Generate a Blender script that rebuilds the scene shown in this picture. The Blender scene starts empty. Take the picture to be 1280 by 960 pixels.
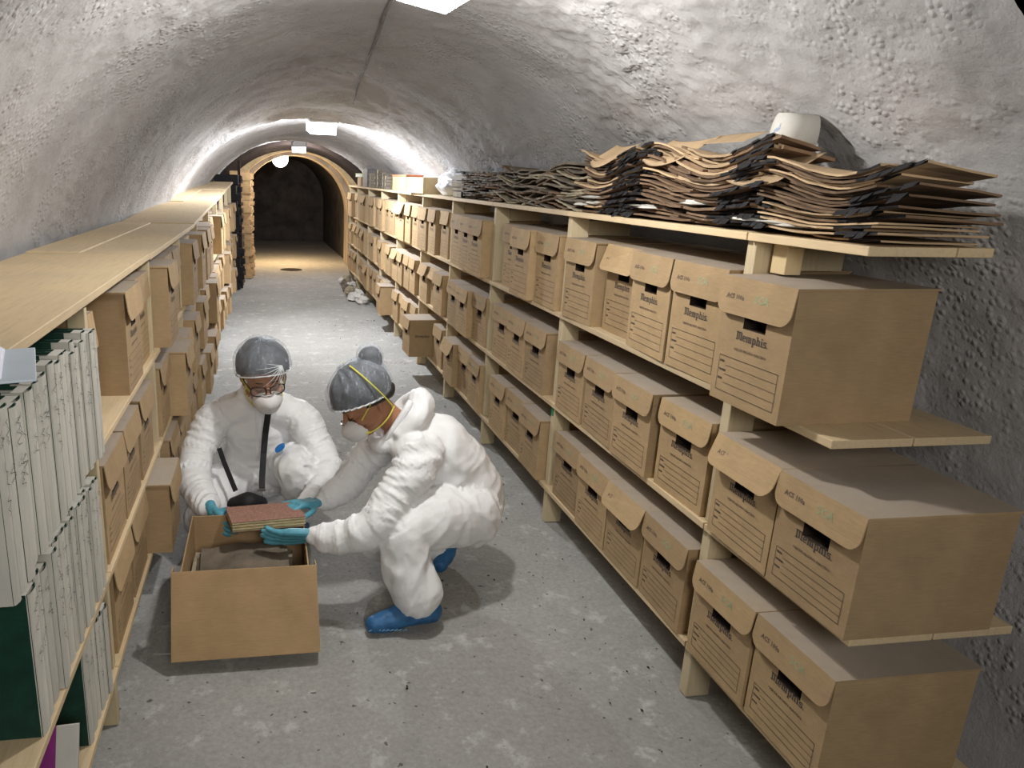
import bpy, bmesh, math, random
from mathutils import Vector, Matrix, noise
from mathutils.kdtree import KDTree
random.seed(7)
S = bpy.context.scene
COL = S.collection

# ------------------------------------------------------------------ camera
cam_d = bpy.data.cameras.new('camera')
cam = bpy.data.objects.new('camera', cam_d)
COL.objects.link(cam)
S.camera = cam
vh = Vector((331 - 480, -(219 - 480), -925.0)).normalized()
vd = Vector((390 - 480, -(3800 - 480), -925.0)).normalized()
vd = (vd - vh * vh.dot(vd)).normalized()
vz = -vd
vx = vh.cross(vz)
R = Matrix((vx, vh, vz))                          # camera -> world
cam.matrix_world = Matrix.Translation((0, 0, 1.65)) @ R.to_4x4()
cam_d.sensor_width = 36
cam_d.lens = 925 * 36 / 1280
cam_d.shift_x = 160 / 1280
cam_d.clip_start = 0.05
cam_d.clip_end = 80

# ------------------------------------------------------------------ world + exposure
W = bpy.data.worlds.new('world')
S.world = W
W.use_nodes = True
W.node_tree.nodes['Background'].inputs[0].default_value = (0, 0, 0, 1)
W.node_tree.nodes['Background'].inputs[1].default_value = 0
S.view_settings.view_transform = 'Standard'
S.view_settings.look = 'None'
S.view_settings.gamma = 1
S.view_settings.exposure = 0.0

# ------------------------------------------------------------------ lights (fixtures built further down; the rear one is unseen and has none)
def area(name, loc, direction, size, power, color, shape='SQUARE', size_y=None, spread=None):
    d = bpy.data.lights.new(name, 'AREA')
    d.energy = power; d.color = color; d.size = size
    d.shape = shape
    if size_y: d.shape = 'RECTANGLE'; d.size_y = size_y
    if spread: d.spread = spread
    o = bpy.data.objects.new(name, d)
    o.location = loc
    o.rotation_euler = Vector(direction).to_track_quat('-Z', 'Y').to_euler()
    COL.objects.link(o)
    return o
COOL = (1.0, 0.985, 0.95)
def point(name, loc, power, color, radius=0.02):
    d = bpy.data.lights.new(name, 'POINT'); d.energy = power; d.color = color; d.shadow_soft_size = radius
    o = bpy.data.objects.new(name, d); o.location = loc; COL.objects.link(o)
    return o
# each sits 3 cm under the face of its own floodlight housing, which throws the cut-off
NEAR_L = Vector((0.50, 2.355, 2.17)); MID_L = Vector((0.54, 7.42, 2.17)); FAR_L = Vector((0.53, 12.1, 2.12))
point('near_flood_light', (NEAR_L.x, NEAR_L.y + .005, NEAR_L.z - .045), 62, COOL, 0.05)
area('rear_flood_light', (0.30, -0.9, 2.0), (0.03, 0.9, -0.10), 0.7, 38, (1.0, 0.97, 0.92))
point('middle_flood_light', (MID_L.x, MID_L.y + .028, MID_L.z - .142), 250, (0.90, 0.94, 1.0), 0.02)
point('far_flood_light', (FAR_L.x, FAR_L.y + .03, FAR_L.z - .125), 80, (0.97, 0.97, 1.0), 0.02)
point('warm_bulb_light', (0.29, 14.6, 1.74), 45, (1.0, 0.66, 0.32), 0.06)
area('warm_lamp_light', (0.34, 14.75, 1.70), (0.0, 0.0, -1.0), 0.2, 26, (1.0, 0.68, 0.33), spread=2.0)

# ------------------------------------------------------------------ materials
def new_mat(name, rough=0.8, spec=0.3):
    m = bpy.data.materials.new(name)
    m.use_nodes = True
    nt = m.node_tree
    b = nt.nodes['Principled BSDF']
    b.inputs['Roughness'].default_value = rough
    b.inputs['Specular IOR Level'].default_value = spec
    return m, nt, b
def N(nt, t, **kw):
    n = nt.nodes.new(t)
    for k, v in kw.items():
        if k in n.inputs.keys(): n.inputs[k].default_value = v
        else: setattr(n, k, v)
    return n
def coords(nt, scale=(1, 1, 1), space='Object'):
    tc = N(nt, 'ShaderNodeTexCoord')
    mp = N(nt, 'ShaderNodeMapping')
    mp.inputs['Scale'].default_value = scale
    nt.links.new(tc.outputs[space], mp.inputs[0])
    return mp.outputs[0]
def noise_tex(nt, vec, scale, detail=5, rough=0.6):
    n = N(nt, 'ShaderNodeTexNoise')
    n.inputs['Scale'].default_value = scale
    n.inputs['Detail'].default_value = detail
    n.inputs['Roughness'].default_value = rough
    nt.links.new(vec, n.inputs['Vector'])
    return n.outputs[0]
def ramp(nt, fac, stops):
    r = N(nt, 'ShaderNodeValToRGB')
    e = r.color_ramp.elements
    while len(e) < len(stops): e.new(0.5)
    for i, (p, c) in enumerate(stops):
        e[i].position = p
        e[i].color = (c[0], c[1], c[2], 1) if hasattr(c, '__len__') else (c, c, c, 1)
    nt.links.new(fac, r.inputs[0])
    return r.outputs[0]
def mix(nt, fac, a, b, mode='MIX'):
    m = N(nt, 'ShaderNodeMixRGB', blend_type=mode)
    for i, v in ((0, fac), (1, a), (2, b)):
        if isinstance(v, (int, float)): m.inputs[i].default_value = v if i == 0 else (v, v, v, 1)
        elif isinstance(v, tuple): m.inputs[i].default_value = (v[0], v[1], v[2], 1)
        else: nt.links.new(v, m.inputs[i])
    return m.outputs[0]
def bump(nt, b, h, strength=0.5, dist=0.01, prev=None):
    bp = N(nt, 'ShaderNodeBump')
    bp.inputs['Strength'].default_value = strength
    bp.inputs['Distance'].default_value = dist
    nt.links.new(h, bp.inputs['Height'])
    if prev: nt.links.new(prev, bp.inputs['Normal'])
    nt.links.new(bp.outputs[0], b.inputs['Normal'])
    return bp.outputs[0]
def simple(name, c, rough=0.8, spec=0.3, vary=0.0, nscale=20, bstr=0.0, bdist=0.003, metal=0.0, stretch=(1, 1, 1), namt=0.25):
    m, nt, b = new_mat(name, rough, spec)
    v = coords(nt, stretch)
    n = noise_tex(nt, v, nscale)
    dark = tuple(x * (1 - namt) for x in c); lite = tuple(min(1, x * (1 + namt)) for x in c)
    col = ramp(nt, n, [(0.3, dark), (0.7, lite)])
    if vary:
        oi = N(nt, 'ShaderNodeObjectInfo')
        r = ramp(nt, oi.outputs['Random'], [(0, 1 - vary), (1, 1.0)])
        col = mix(nt, 1.0, col, r, 'MULTIPLY')
    nt.links.new(col, b.inputs['Base Color'])
    b.inputs['Metallic'].default_value = metal
    if bstr: bump(nt, b, n, bstr, bdist)
    return m

def mat_cardboard(name, c, dust=0.55):
    m, nt, b = new_mat(name, 0.85, 0.2)
    v = coords(nt)
    n1 = noise_tex(nt, v, 7, 6); n2 = noise_tex(nt, coords(nt, (1, 1, 12)), 30, 3)
    col = ramp(nt, n1, [(0.3, tuple(x * 0.86 for x in c)), (0.7, tuple(x * 1.1 for x in c))])
    col = mix(nt, 0.18, col, n2, 'OVERLAY')
    oi = N(nt, 'ShaderNodeObjectInfo')
    r = ramp(nt, oi.outputs['Random'], [(0, (0.84, 0.82, 0.8)), (1, (1.08, 1.06, 1.0))])
    col = mix(nt, 1.0, col, r, 'MULTIPLY')
    g = N(nt, 'ShaderNodeNewGeometry')
    s = N(nt, 'ShaderNodeSeparateXYZ')
    nt.links.new(g.outputs['Normal'], s.inputs[0])
    up = ramp(nt, s.outputs[2], [(0.55, 0.0), (0.95, dust)])
    dn = ramp(nt, noise_tex(nt, v, 4, 3), [(0.3, (0.6,) * 3), (0.7, (1,) * 3)])
    up = mix(nt, 1.0, up, dn, 'MULTIPLY')
    col = mix(nt, up, col, (0.36, 0.34, 0.32))
    nt.links.new(col, b.inputs['Base Color'])
    bump(nt, b, n2, 0.12, 0.002)
    return m
M = {}
M['card'] = mat_cardboard('cardboard', (0.445, 0.318, 0.182), 0.8)
M['card_clean'] = mat_cardboard('clean_cardboard', (0.43, 0.295, 0.165), 0.05)
M['hole'] = simple('shaded_inside_and_crumbs', (0.035, 0.022, 0.014), 0.9)  # hand holes: shade inside the box put into the colour; floor crumbs share it
M['ink'] = simple('printing_ink', (0.06, 0.05, 0.05), 0.7)
M['ink_form'] = simple('form_ink', (0.10, 0.075, 0.06), 0.8)
M['ink_faint'] = simple('faint_printing_ink', (0.16, 0.11, 0.08), 0.8)
M['ink_green'] = simple('green_marker_ink', (0.30, 0.34, 0.2), 0.8)
M['hand'] = simple('handwriting_ink', (0.05, 0.05, 0.055), 0.7)

def mat_wood(name, c, stretch):
    m, nt, b = new_mat(name, 0.7, 0.25)
    v = coords(nt, stretch)
    n = noise_tex(nt, v, 9, 8, 0.65)
    blot = noise_tex(nt, coords(nt), 2.3, 4)
    col = ramp(nt, n, [(0.25, tuple(x * 0.82 for x in c)), (0.5, c), (0.75, tuple(min(1, x * 1.06) for x in c))])
    col = mix(nt, ramp(nt, blot, [(0.4, 0.0), (0.7, 0.35)]), col, (0.42, 0.36, 0.28))
    oi = N(nt, 'ShaderNodeObjectInfo')
    col = mix(nt, 1.0, col, ramp(nt, oi.outputs['Random'], [(0, (0.85, 0.84, 0.82)), (1, (1.05, 1.03, 1.0))]), 'MULTIPLY')
    nt.links.new(col, b.inputs['Base Color'])
    bump(nt, b, n, 0.2, 0.002)
    return m
M['board'] = mat_wood('pine_board', (0.68, 0.53, 0.33), (10, 0.8, 10))
M['post'] = mat_wood('pine_post', (0.62, 0.52, 0.34), (10, 10, 0.8))
M['wood_block'] = mat_wood('pine_block', (0.74, 0.58, 0.33), (10, 10, 2))

def mat_plaster():
    m, nt, b = new_mat('sprayed_plaster', 0.95, 0.1)
    v = coords(nt)
    n1 = noise_tex(nt, v, 1.6, 6); n2 = noise_tex(nt, v, 34, 6, 0.7)
    vo = N(nt, 'ShaderNodeTexVoronoi'); vo.inputs['Scale'].default_value = 44; nt.links.new(v, vo.inputs['Vector'])
    mask = noise_tex(nt, v, 2.6, 4)
    col = ramp(nt, n1, [(0.32, (0.36, 0.347, 0.342)), (0.55, (0.45, 0.438, 0.435)), (0.75, (0.53, 0.52, 0.52))])
    pits = ramp(nt, n2, [(0.30, 0.45), (0.42, 1.0)])
    col = mix(nt, ramp(nt, mask, [(0.42, 0.1), (0.62, 0.7)]), col, mix(nt, 1.0, col, pits, 'MULTIPLY'))
    nt.links.new(col, b.inputs['Base Color'])
    b1 = bump(nt, b, n2, 0.45, 0.012)
    h = ramp(nt, vo.outputs['Distance'], [(0.0, 1.0), (0.5, 0.0)])
    h2 = mix(nt, ramp(nt, mask, [(0.45, 0.0), (0.6, 1.0)]), (0, 0, 0), h)
    bump(nt, b, h2, 0.55, 0.012, b1)
    return m
M['plaster'] = mat_plaster()

def mat_floor():
    m, nt, b = new_mat('worn_concrete', 0.88, 0.2)
    v = coords(nt)
    n1 = noise_tex(nt, v, 0.9, 5); n2 = noise_tex(nt, v, 8, 9, 0.68); n3 = noise_tex(nt, v, 60, 4, 0.7)
    col = ramp(nt, n1, [(0.35, (0.30, 0.297, 0.280)), (0.65, (0.375, 0.372, 0.355))])
    col = mix(nt, ramp(nt, n2, [(0.56, 0.0), (0.63, 0.55), (0.70, 0.85)]), col, (0.52, 0.52, 0.505))
    col = mix(nt, ramp(nt, n2, [(0.30, 0.5), (0.42, 0.0)]), col, (0.21, 0.215, 0.205))
    col = mix(nt, 0.35, col, n3, 'OVERLAY')
    sp = noise_tex(nt, v, 34, 2, 0.5)
    col = mix(nt, ramp(nt, sp, [(0.27, 0.8), (0.30, 0.0)]), col, (0.07, 0.065, 0.06))
    nt.links.new(col, b.inputs['Base Color'])
    b1 = bump(nt, b, n2, 0.25, 0.01)
    bump(nt, b, n3, 0.25, 0.003, b1)
    return m
M['floor'] = mat_floor()
M['dark_conc'] = simple('dark_concrete', (0.075, 0.065, 0.06), 0.9, nscale=3, bstr=0.6, bdist=0.02, namt=0.45)  # one dark tone for the passage and the back wall
M['stain_conc'] = simple('stained_concrete', (0.36, 0.31, 0.24), 0.9, nscale=3, bstr=0.5, bdist=0.02, namt=0.45, stretch=(1, 1, 0.35))
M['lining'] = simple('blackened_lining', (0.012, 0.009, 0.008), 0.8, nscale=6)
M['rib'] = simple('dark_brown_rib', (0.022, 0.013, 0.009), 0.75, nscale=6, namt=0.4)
M['arch'] = simple('lamplight_tinted_arch', (0.60, 0.46, 0.26), 0.9, nscale=8, bstr=0.4, bdist=0.01)  # yellow in the base colour carries the warm lamp's light on the plaster

def mat_suit():
    m, nt, b = new_mat('white_coverall_fabric', 0.55, 0.35)
    v = coords(nt)
    n = noise_tex(nt, v, 14, 5, 0.55)
    n2 = noise_tex(nt, v, 60, 3, 0.6)
    nt.links.new(ramp(nt, n, [(0.3, (0.80, 0.805, 0.815)), (0.7, (0.86, 0.865, 0.875))]), b.inputs['Base Color'])
    rg = N(nt, 'ShaderNodeTexNoise'); rg.noise_type = 'RIDGED_MULTIFRACTAL'
    rg.inputs['Scale'].default_value = 8.5; rg.inputs['Detail'].default_value = 3; rg.inputs['Roughness'].default_value = .45
    rg.inputs['Distortion'].default_value = .5
    nt.links.new(v, rg.inputs['Vector'])
    b0 = bump(nt, b, rg.outputs[0], 1.0, 0.018)
    b1 = bump(nt, b, n, 0.35, 0.010, b0)
    bump(nt, b, n2, 0.1, 0.002, b1)
    b.inputs['Subsurface Weight'].default_value = 0.0
    return m
M['suit'] = mat_suit()
M['skin'] = simple('warm_skin', (0.42, 0.22, 0.14), 0.5, 0.4, nscale=9, namt=0.10)
M['skin_tan'] = simple('tanned_skin', (0.38, 0.18, 0.10), 0.5, 0.4, nscale=9, namt=0.10)
M['hair'] = simple('dark_hair', (0.018, 0.014, 0.013), 0.5, 0.4, nscale=60, bstr=0.4, stretch=(1, 6, 1))
M['glove'] = simple('blue_nitrile', (0.10, 0.36, 0.47), 0.42, 0.5, nscale=40, bstr=0.35, bdist=0.004, namt=0.15)
M['shoe'] = simple('blue_shoe_cover', (0.03, 0.13, 0.30), 0.5, 0.4, nscale=22, bstr=0.6, bdist=0.008, namt=0.3)
M['mask'] = simple('white_respirator', (0.72, 0.71, 0.70), 0.8, 0.2, nscale=30, bstr=0.1, namt=0.05)
M['yellow'] = simple('yellow_elastic', (0.72, 0.68, 0.10), 0.6, nscale=30, namt=0.1)
M['black'] = simple('black_webbing', (0.012, 0.012, 0.014), 0.6, nscale=40)
M['blue_logo'] = simple('blue_print', (0.02, 0.17, 0.52), 0.6)
M['metal'] = simple('bright_metal', (0.6, 0.6, 0.6), 0.3, metal=0.9, nscale=10, namt=0.05)
M['frame'] = simple('dark_brown_plastic', (0.03, 0.018, 0.014), 0.25, 0.6)
M['white_plastic'] = simple('white_lamp_housing', (0.55, 0.54, 0.52), 0.4, nscale=5, namt=0.05)

def mat_cap():
    m, nt, b = new_mat('sheer_cap_fabric', 0.75, 0.15)
    n = noise_tex(nt, coords(nt), 90, 3, 0.6)
    n2 = noise_tex(nt, coords(nt, (7, 2, 2)), 11, 4, 0.55)
    b.inputs['Base Color'].default_value = (0.56, 0.62, 0.70, 1)
    a = ramp(nt, n, [(0.3, 0.16), (0.7, 0.27)])
    a2 = ramp(nt, n2, [(0.52, 0.0), (0.62, 0.10), (0.72, 0.30)])
    nt.links.new(mix(nt, 1.0, a, a2, 'ADD'), b.inputs['Alpha'])
    return m
M['cap'] = mat_cap()
def mat_glass():
    m, nt, b = new_mat('spectacle_lens', 0.05, 0.5)
    b.inputs['Base Color'].default_value = (0.8, 0.8, 0.85, 1)
    b.inputs['Alpha'].default_value = 0.12
    return m
M['lens'] = mat_glass()
def emis(name, c, s):
    m, nt, b = new_mat(name)
    b.inputs['Base Color'].default_value = (0, 0, 0, 1)
    b.inputs['Emission Color'].default_value = (*c, 1)
    b.inputs['Emission Strength'].default_value = s
    return m
M['glow'] = emis('lit_lamp_glass', (1, 0.98, 0.97), 8)
M['glow_warm'] = emis('lit_warm_lamp_glass', (1, 0.9, 0.8), 14)

M['kraft'] = simple('kraft_folder', (0.52, 0.37, 0.22), 0.85, vary=0.4, nscale=8, namt=0.15)
M['kraft_dark'] = simple('aged_folder', (0.22, 0.14, 0.085), 0.9, vary=0.5, nscale=10, namt=0.3)
M['grey_folder'] = simple('grey_aged_folder', (0.20, 0.165, 0.125), 0.9, vary=0.5, nscale=10, namt=0.3)
M['charred'] = simple('blackened_paper_edge', (0.011, 0.010, 0.011), 0.8, nscale=30)
M['paper'] = simple('paper', (0.62, 0.6, 0.55), 0.9, vary=0.15, nscale=10, namt=0.08)
M['old_paper'] = simple('old_paper', (0.36, 0.31, 0.22), 0.9, vary=0.2, nscale=14, namt=0.3)
M['page'] = simple('page_block', (0.50, 0.42, 0.25), 0.9, nscale=26, namt=0.4, stretch=(1, 1, 14))
M['spine'] = simple('soiled_white_spine', (0.58, 0.56, 0.50), 0.85, vary=0.14, nscale=16, namt=0.12, stretch=(1, 1, 0.25))
M['green_cloth'] = simple('dark_green_cloth', (0.008, 0.045, 0.03), 0.7, nscale=18, namt=0.3)
M['grey_pages'] = simple('grey_page_edges', (0.30, 0.29, 0.26), 0.9, nscale=30, namt=0.2, stretch=(1, 20, 1))
M['magenta'] = simple('magenta_cover', (0.25, 0.02, 0.20), 0.6, nscale=10)
M['clip'] = simple('grey_blue_board', (0.48, 0.54, 0.60), 0.5, nscale=10, namt=0.04)
M['white_paper'] = simple('bright_white_paper', (0.80, 0.80, 0.88), 0.8, nscale=10, namt=0.03)
M['marbled'] = simple('reddish_marbled_cover', (0.33, 0.18, 0.135), 0.7, nscale=90, namt=0.35)
M['bag'] = simple('white_plastic_bag', (0.75, 0.77, 0.8), 0.35, 0.5, nscale=10, namt=0.05)
M['green_book'] = simple('light_green_cover', (0.35, 0.45, 0.16), 0.7)
M['grey_box'] = simple('grey_metal_box', (0.13, 0.125, 0.12), 0.7, nscale=8)
M['red_edge'] = simple('red_brown_edge', (0.38, 0.13, 0.07), 0.8)
M['water'] = simple('wet_patch', (0.10, 0.09, 0.08), 0.12, 0.6)
M['blue_cover'] = simple('dark_blue_cover', (0.02, 0.03, 0.12), 0.7)
M['orange_stack'] = simple('lamplight_tinted_binding', (0.55, 0.36, 0.18), 0.85, vary=0.3, nscale=8)  # warm lamp light put into the bundles' base colour

# ------------------------------------------------------------------ helpers
class MB:
    def __init__(s): s.v = []; s.f = []; s.m = []
    def add(s, vs, fs, mi=0):
        b = len(s.v); s.v += [tuple(v) for v in vs]
        s.f += [tuple(b + i for i in f) for f in fs]; s.m += [mi] * len(fs)
        return s
    def box(s, x0, x1, y0, y1, z0, z1, mi=0, xf=None):
        vs = [Vector((x, y, z)) for z in (z0, z1) for y in (y0, y1) for x in (x0, x1)]
        if xf: vs = [xf @ v for v in vs]
        return s.add(vs, [(0, 2, 3, 1), (4, 5, 7, 6), (0, 1, 5, 4), (2, 6, 7, 3), (0, 4, 6, 2), (1, 3, 7, 5)], mi)
    def quad(s, a, b, c, d, mi=0): return s.add([a, b, c, d], [(0, 1, 2, 3)], mi)
    def tube(s, pts, rad, seg=8, mi=0):
        rings = []
        for i, p in enumerate(pts):
            p = Vector(p)
            t = (Vector(pts[min(i + 1, len(pts) - 1)]) - Vector(pts[max(i - 1, 0)])).normalized()
            a = t.cross(Vector((0, 0, 1)))
            if a.length < 1e-3: a = Vector((1, 0, 0))
            a.normalize(); b = t.cross(a)
            r = rad[i] if hasattr(rad, '__len__') else rad
            rings.append([p + (a * math.cos(k * 2 * math.pi / seg) + b * math.sin(k * 2 * math.pi / seg)) * r for k in range(seg)])
        vs = [v for r in rings for v in r]; fs = []
        for i in range(len(pts) - 1):
            for k in range(seg):
                k2 = (k + 1) % seg
                fs.append((i * seg + k, i * seg + k2, (i + 1) * seg + k2, (i + 1) * seg + k))
        fs.append(tuple(reversed(range(seg)))); fs.append(tuple(range((len(pts) - 1) * seg, len(pts) * seg)))
        return s.add(vs, fs, mi)
    def mesh(s, name, mats):
        me = bpy.data.meshes.new(name)
        me.from_pydata(s.v, [], s.f)
        for m in (mats if isinstance(mats, (list, tuple)) else [mats]): me.materials.append(m)
        if any(s.m): me.polygons.foreach_set('material_index', s.m)
        me.update()
        return me
    def build(s, name, mats, parent=None, smooth=False, bevel=0):
        me = s.mesh(name, mats)
        if smooth: me.polygons.foreach_set('use_smooth', [True] * len(me.polygons))
        o = link(name, me, parent)
        if bevel:
            bv = o.modifiers.new('bevel', 'BEVEL'); bv.width = bevel; bv.segments = 2; bv.limit_method = 'ANGLE'
        return o
def link(name, me, parent=None):
    o = bpy.data.objects.new(name, me); COL.objects.link(o)
    if parent: o.parent = parent
    return o
def empty(name, loc=(0, 0, 0), rz=0, rot=None):
    o = bpy.data.objects.new(name, None); COL.objects.link(o)
    o.location = loc; o.rotation_euler = rot if rot else (0, 0, rz); o.empty_display_size = 0.1
    return o
def tag(o, label, cat, group=None, kind=None):
    o['label'] = label; o['category'] = cat
    if group: o['group'] = group
    if kind: o['kind'] = kind
    return o
def struct(o): o['kind'] = 'structure'; return o
def copy_tree(o, parent=None):
    c = o.copy(); COL.objects.link(c)
    c.parent = parent
    for ch in o.children: copy_tree(ch, c)
    return c

# ------------------------------------------------------------------ the vault, floor and far end (structure)
CX = 0.45
Y0, YV, YP = 1.33, 12.45, 14.0          # first visible cross-section, end of plaster, portal
def interp(t, pts):
    for (a, va), (b, vb) in zip(pts, pts[1:]):
        if t <= b:
            u = max(0, (t - a) / (b - a)); u = u * u * (3 - 2 * u)
            return va + (vb - va) * u
    return pts[-1][1]
CROWN = [(1.4, 2.36), (3, 2.38), (5, 2.30), (6.4, 2.19), (7.0, 2.155), (7.5, 2.25), (9, 2.21), (11, 2.17), (11.7, 2.155), (12.1, 2.21), (12.5, 2.20)]
HALF = [(1.4, 1.52), (5, 1.50), (7.0, 1.47), (7.6, 1.52), (9, 1.50), (11.7, 1.46), (12.5, 1.50)]
SPR = 0.72
def vault_pt(th, y):
    zc = interp(y, CROWN); a = interp(y, HALF)
    return Vector((CX + a * math.cos(th), y, SPR + (zc - SPR) * math.sin(th)))
def make_vault():
    ys = []; y = Y0
    while y < YV: ys.append(y); y += 0.016 + 0.0035 * (y - 1)
    ys.append(YV)
    nt_ = 250
    vs = []; fs = []
    cols = nt_ + 1 + 2
    for y in ys:
        zc = interp(y, CROWN); a = interp(y, HALF)
        vs.append((CX + a, y, 0))
        for i in range(nt_ + 1):
            th = math.pi * i / nt_
            c, s_ = math.cos(th), math.sin(th)
            x = CX + a * c; z = SPR + (zc - SPR) * s_
            p = Vector((x, y, z))
            d = 0.04 * noise.noise(p * 0.9) + 0.012 * noise.noise(p * 3.3 + Vector((5, 0, 0))) + 0.006 * noise.noise(p * 9)
            msk = max(0, noise.noise(p * 1.3 + Vector((9, 3, 1))) + 0.25)
            d += (0.007 * noise.noise(p * 27) + 0.007 * noise.noise(p * 60)) * (0.35 + 1.6 * msk)
            vs.append((x - c * d, y, z - s_ * d))
        vs.append((CX - a, y, 0))
    for r in range(len(ys) - 1):
        for k in range(cols - 1):
            fs.append((r * cols + k, r * cols + k + 1, (r + 1) * cols + k + 1, (r + 1) * cols + k))
    m = MB(); m.add(vs, fs)
    return struct(m.build('ceiling', M['plaster'], smooth=True))
make_vault()

def arch_profile(cx, half, zs, zc, n=40):
    pts = [(cx + half, 0)]
    for i in range(n + 1):
        th = math.pi * i / n
        pts.append((cx + half * math.cos(th), zs + (zc - zs) * math.sin(th)))
    pts.append((cx - half, 0))
    return pts
def arch_ring(mb, y0, y1, outer, inner, mi=0):
    n = len(outer)
    vs = [(x, y0, z) for x, z in outer] + [(x, y0, z) for x, z in inner] + [(x, y1, z) for x, z in outer] + [(x, y1, z) for x, z in inner]
    fs = []
    for i in range(n - 1):
        fs += [(i, i + 1, n + i + 1, n + i), (n + i, n + i + 1, 3 * n + i + 1, 3 * n + i), (2 * n + i + 1, 2 * n + i, 3 * n + i, 3 * n + i + 1), (i + 1, i, 2 * n + i, 2 * n + i + 1)]
    mb.add(vs, fs, mi)
# dark lined stretch before the portal, with its ribs
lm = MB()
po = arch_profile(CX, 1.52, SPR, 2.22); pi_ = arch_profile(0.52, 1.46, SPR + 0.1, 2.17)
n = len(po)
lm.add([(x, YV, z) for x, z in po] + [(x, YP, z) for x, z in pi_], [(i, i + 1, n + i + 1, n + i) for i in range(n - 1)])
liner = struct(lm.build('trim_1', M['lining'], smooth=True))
for k in range(7):
    y = YV + 0.02 + k * 0.23
    u = (y - YV) / (YP - YV)
    rm = MB()
    h = 1.52 - 0.06 * u
    o_ = arch_profile(CX + 0.07 * u, h - 0.012, SPR + 0.1 * u, 2.208 - 0.05 * u); i_ = arch_profile(CX + 0.07 * u, h - 0.085, SPR + 0.1 * u, 2.135 - 0.05 * u)
    arch_ring(rm, y, y + 0.06, o_, i_)
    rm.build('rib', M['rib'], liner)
# pale portal arch: two stepped rings
pm = MB()
arch_ring(pm, YP, YP + 0.35, arch_profile(0.52, 1.46, 0.86, 2.17), arch_profile(0.55, 1.12, 1.0, 2.08))
portal = struct(pm.build('trim_2', M['arch']))
pm2 = MB()
arch_ring(pm2, YP + 0.35, YP + 1.1, arch_profile(0.55, 1.2, 1.0, 2.12), arch_profile(0.55, 1.0, 1.0, 2.02))
pm2.build('inner_arch', M['stain_conc'], portal)
fm = MB()
a1 = arch_profile(0.56, 1.06, 1.02, 2.08)
ysf = [YP + 1.1 + 0.55 * i for i in range(10)]
n = len(a1)
vs = []
for i, y in enumerate(ysf):
    k = 1.0 - 0.012 * i
    vs += [(0.56 + (x - 0.56) * k, y, z) for x, z in a1]
fm.add(vs, [(r * n + i, r * n + i + 1, (r + 1) * n + i + 1, (r + 1) * n + i) for r in range(len(ysf) - 1) for i in range(n - 1)])
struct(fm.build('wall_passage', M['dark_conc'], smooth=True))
em = MB(); yb = ysf[-1]
em.box(-0.7, 1.9, yb, yb + 0.1, 0.0, 2.3)
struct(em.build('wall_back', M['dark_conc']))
# floor
flm = MB()
nx, ny = 70, 260
vs = []; fs = []
for j in range(ny + 1):
    y = Y0 - 0.12 + (yb - Y0 + 0.12) * (j / ny) ** 1.6
    for i in range(nx + 1):
        x = CX - 1.62 + 3.24 * i / nx
        edge = 0.0
        z = -0.004 + 0.007 * noise.noise(Vector((x * 1.5, y * 1.5, 0))) + 0.0025 * noise.noise(Vector((x * 9, y * 9, 0)))
        vs.append((x, y, min(z, 0.0)))
for j in range(ny):
    for i in range(nx):
        a = j * (nx + 1) + i
        fs.append((a, a + 1, a + nx + 2, a + nx + 1))
flm.add(vs, fs)
floor = struct(flm.build('floor', M['floor'], smooth=True))
# cable run along the crown
cb = MB(); pts = []
for i in range(26):
    y = 2.8 + i * 0.17
    pts.append((0.50 + 0.055 * (y - 2.8) + 0.002 * math.sin(i * 1.1), y, interp(y, CROWN) - 0.012 - 0.04 * noise.noise(Vector((0.6, y, 2.2)) * 0.9) * 0))
cb.tube(pts, 0.007, 6)
tag(cb.build('electric_cable', simple('grey_cable', (0.2, 0.19, 0.18))), 'thin grey cable running along the crown of the vault towards the floodlight', 'cable')
# ------------------------------------------------------------------ lamps
def flood(name, loc, rot, size, label, mat, group=None, bracket=True, deep=0.0):
    r = empty(name, loc, rot=rot)
    h = MB(); w, d, t = size
    # tapered housing: wide lit face below, narrower back
    a = [(-w/2, -d/2, 0), (w/2, -d/2, 0), (w/2, d/2, 0), (-w/2, d/2, 0)]
    b = [(-w*.36, -d*.36, t), (w*.36, -d*.36, t), (w*.36, d*.36, t), (-w*.36, d*.36, t)]
    h.add(a + b, [(0, 4, 5, 1), (1, 5, 6, 2), (2, 6, 7, 3), (3, 7, 4, 0), (4, 7, 6, 5)])
    h.box(-w/2 - .008, w/2 + .008, -d/2 - .008, -d/2 + .006, -.008, .012); h.box(-w/2 - .008, w/2 + .008, d/2 - .006, d/2 + .008, -.008, .012)
    h.box(-w/2 - .008, -w/2 + .006, -d/2, d/2, -.008, .012); h.box(w/2 - .006, w/2 + .008, -d/2, d/2, -.008, .012)
    h.build('housing', M['white_plastic'], r)
    g = MB(); g.box(-w/2 + .008, w/2 - .008, -d/2 + .008, d/2 - .008, 0.002 - deep, 0.008); g.build('lamp_glass', mat, r)
    if bracket:
        k = MB()
        k.tube([(-w/2 - .015, 0, .03), (-w/2 - .02, 0, t + .04), (0, 0, t + .06), (w/2 + .02, 0, t + .04), (w/2 + .015, 0, .03)], .006, 6)
        k.box(-.03, .03, -.012, .012, t + .05, t + .11)
        k.build('bracket', M['metal'], r)
    tag(r, label, 'lamp', group)
    return r
flood('floodlight', tuple(NEAR_L), (math.radians(-4), math.radians(8), math.radians(12)), (.15, .16, .07), 'lit floodlight hanging nearest, cut off by the top of the picture', M['glow'])
m1 = flood('floodlight', tuple(MID_L), (math.radians(11.5), math.radians(0), math.radians(8)), (.26, .24, .08), 'lit white floodlight with a wire bracket under the first dip of the vault', M['glow'], deep=.12)
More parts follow.
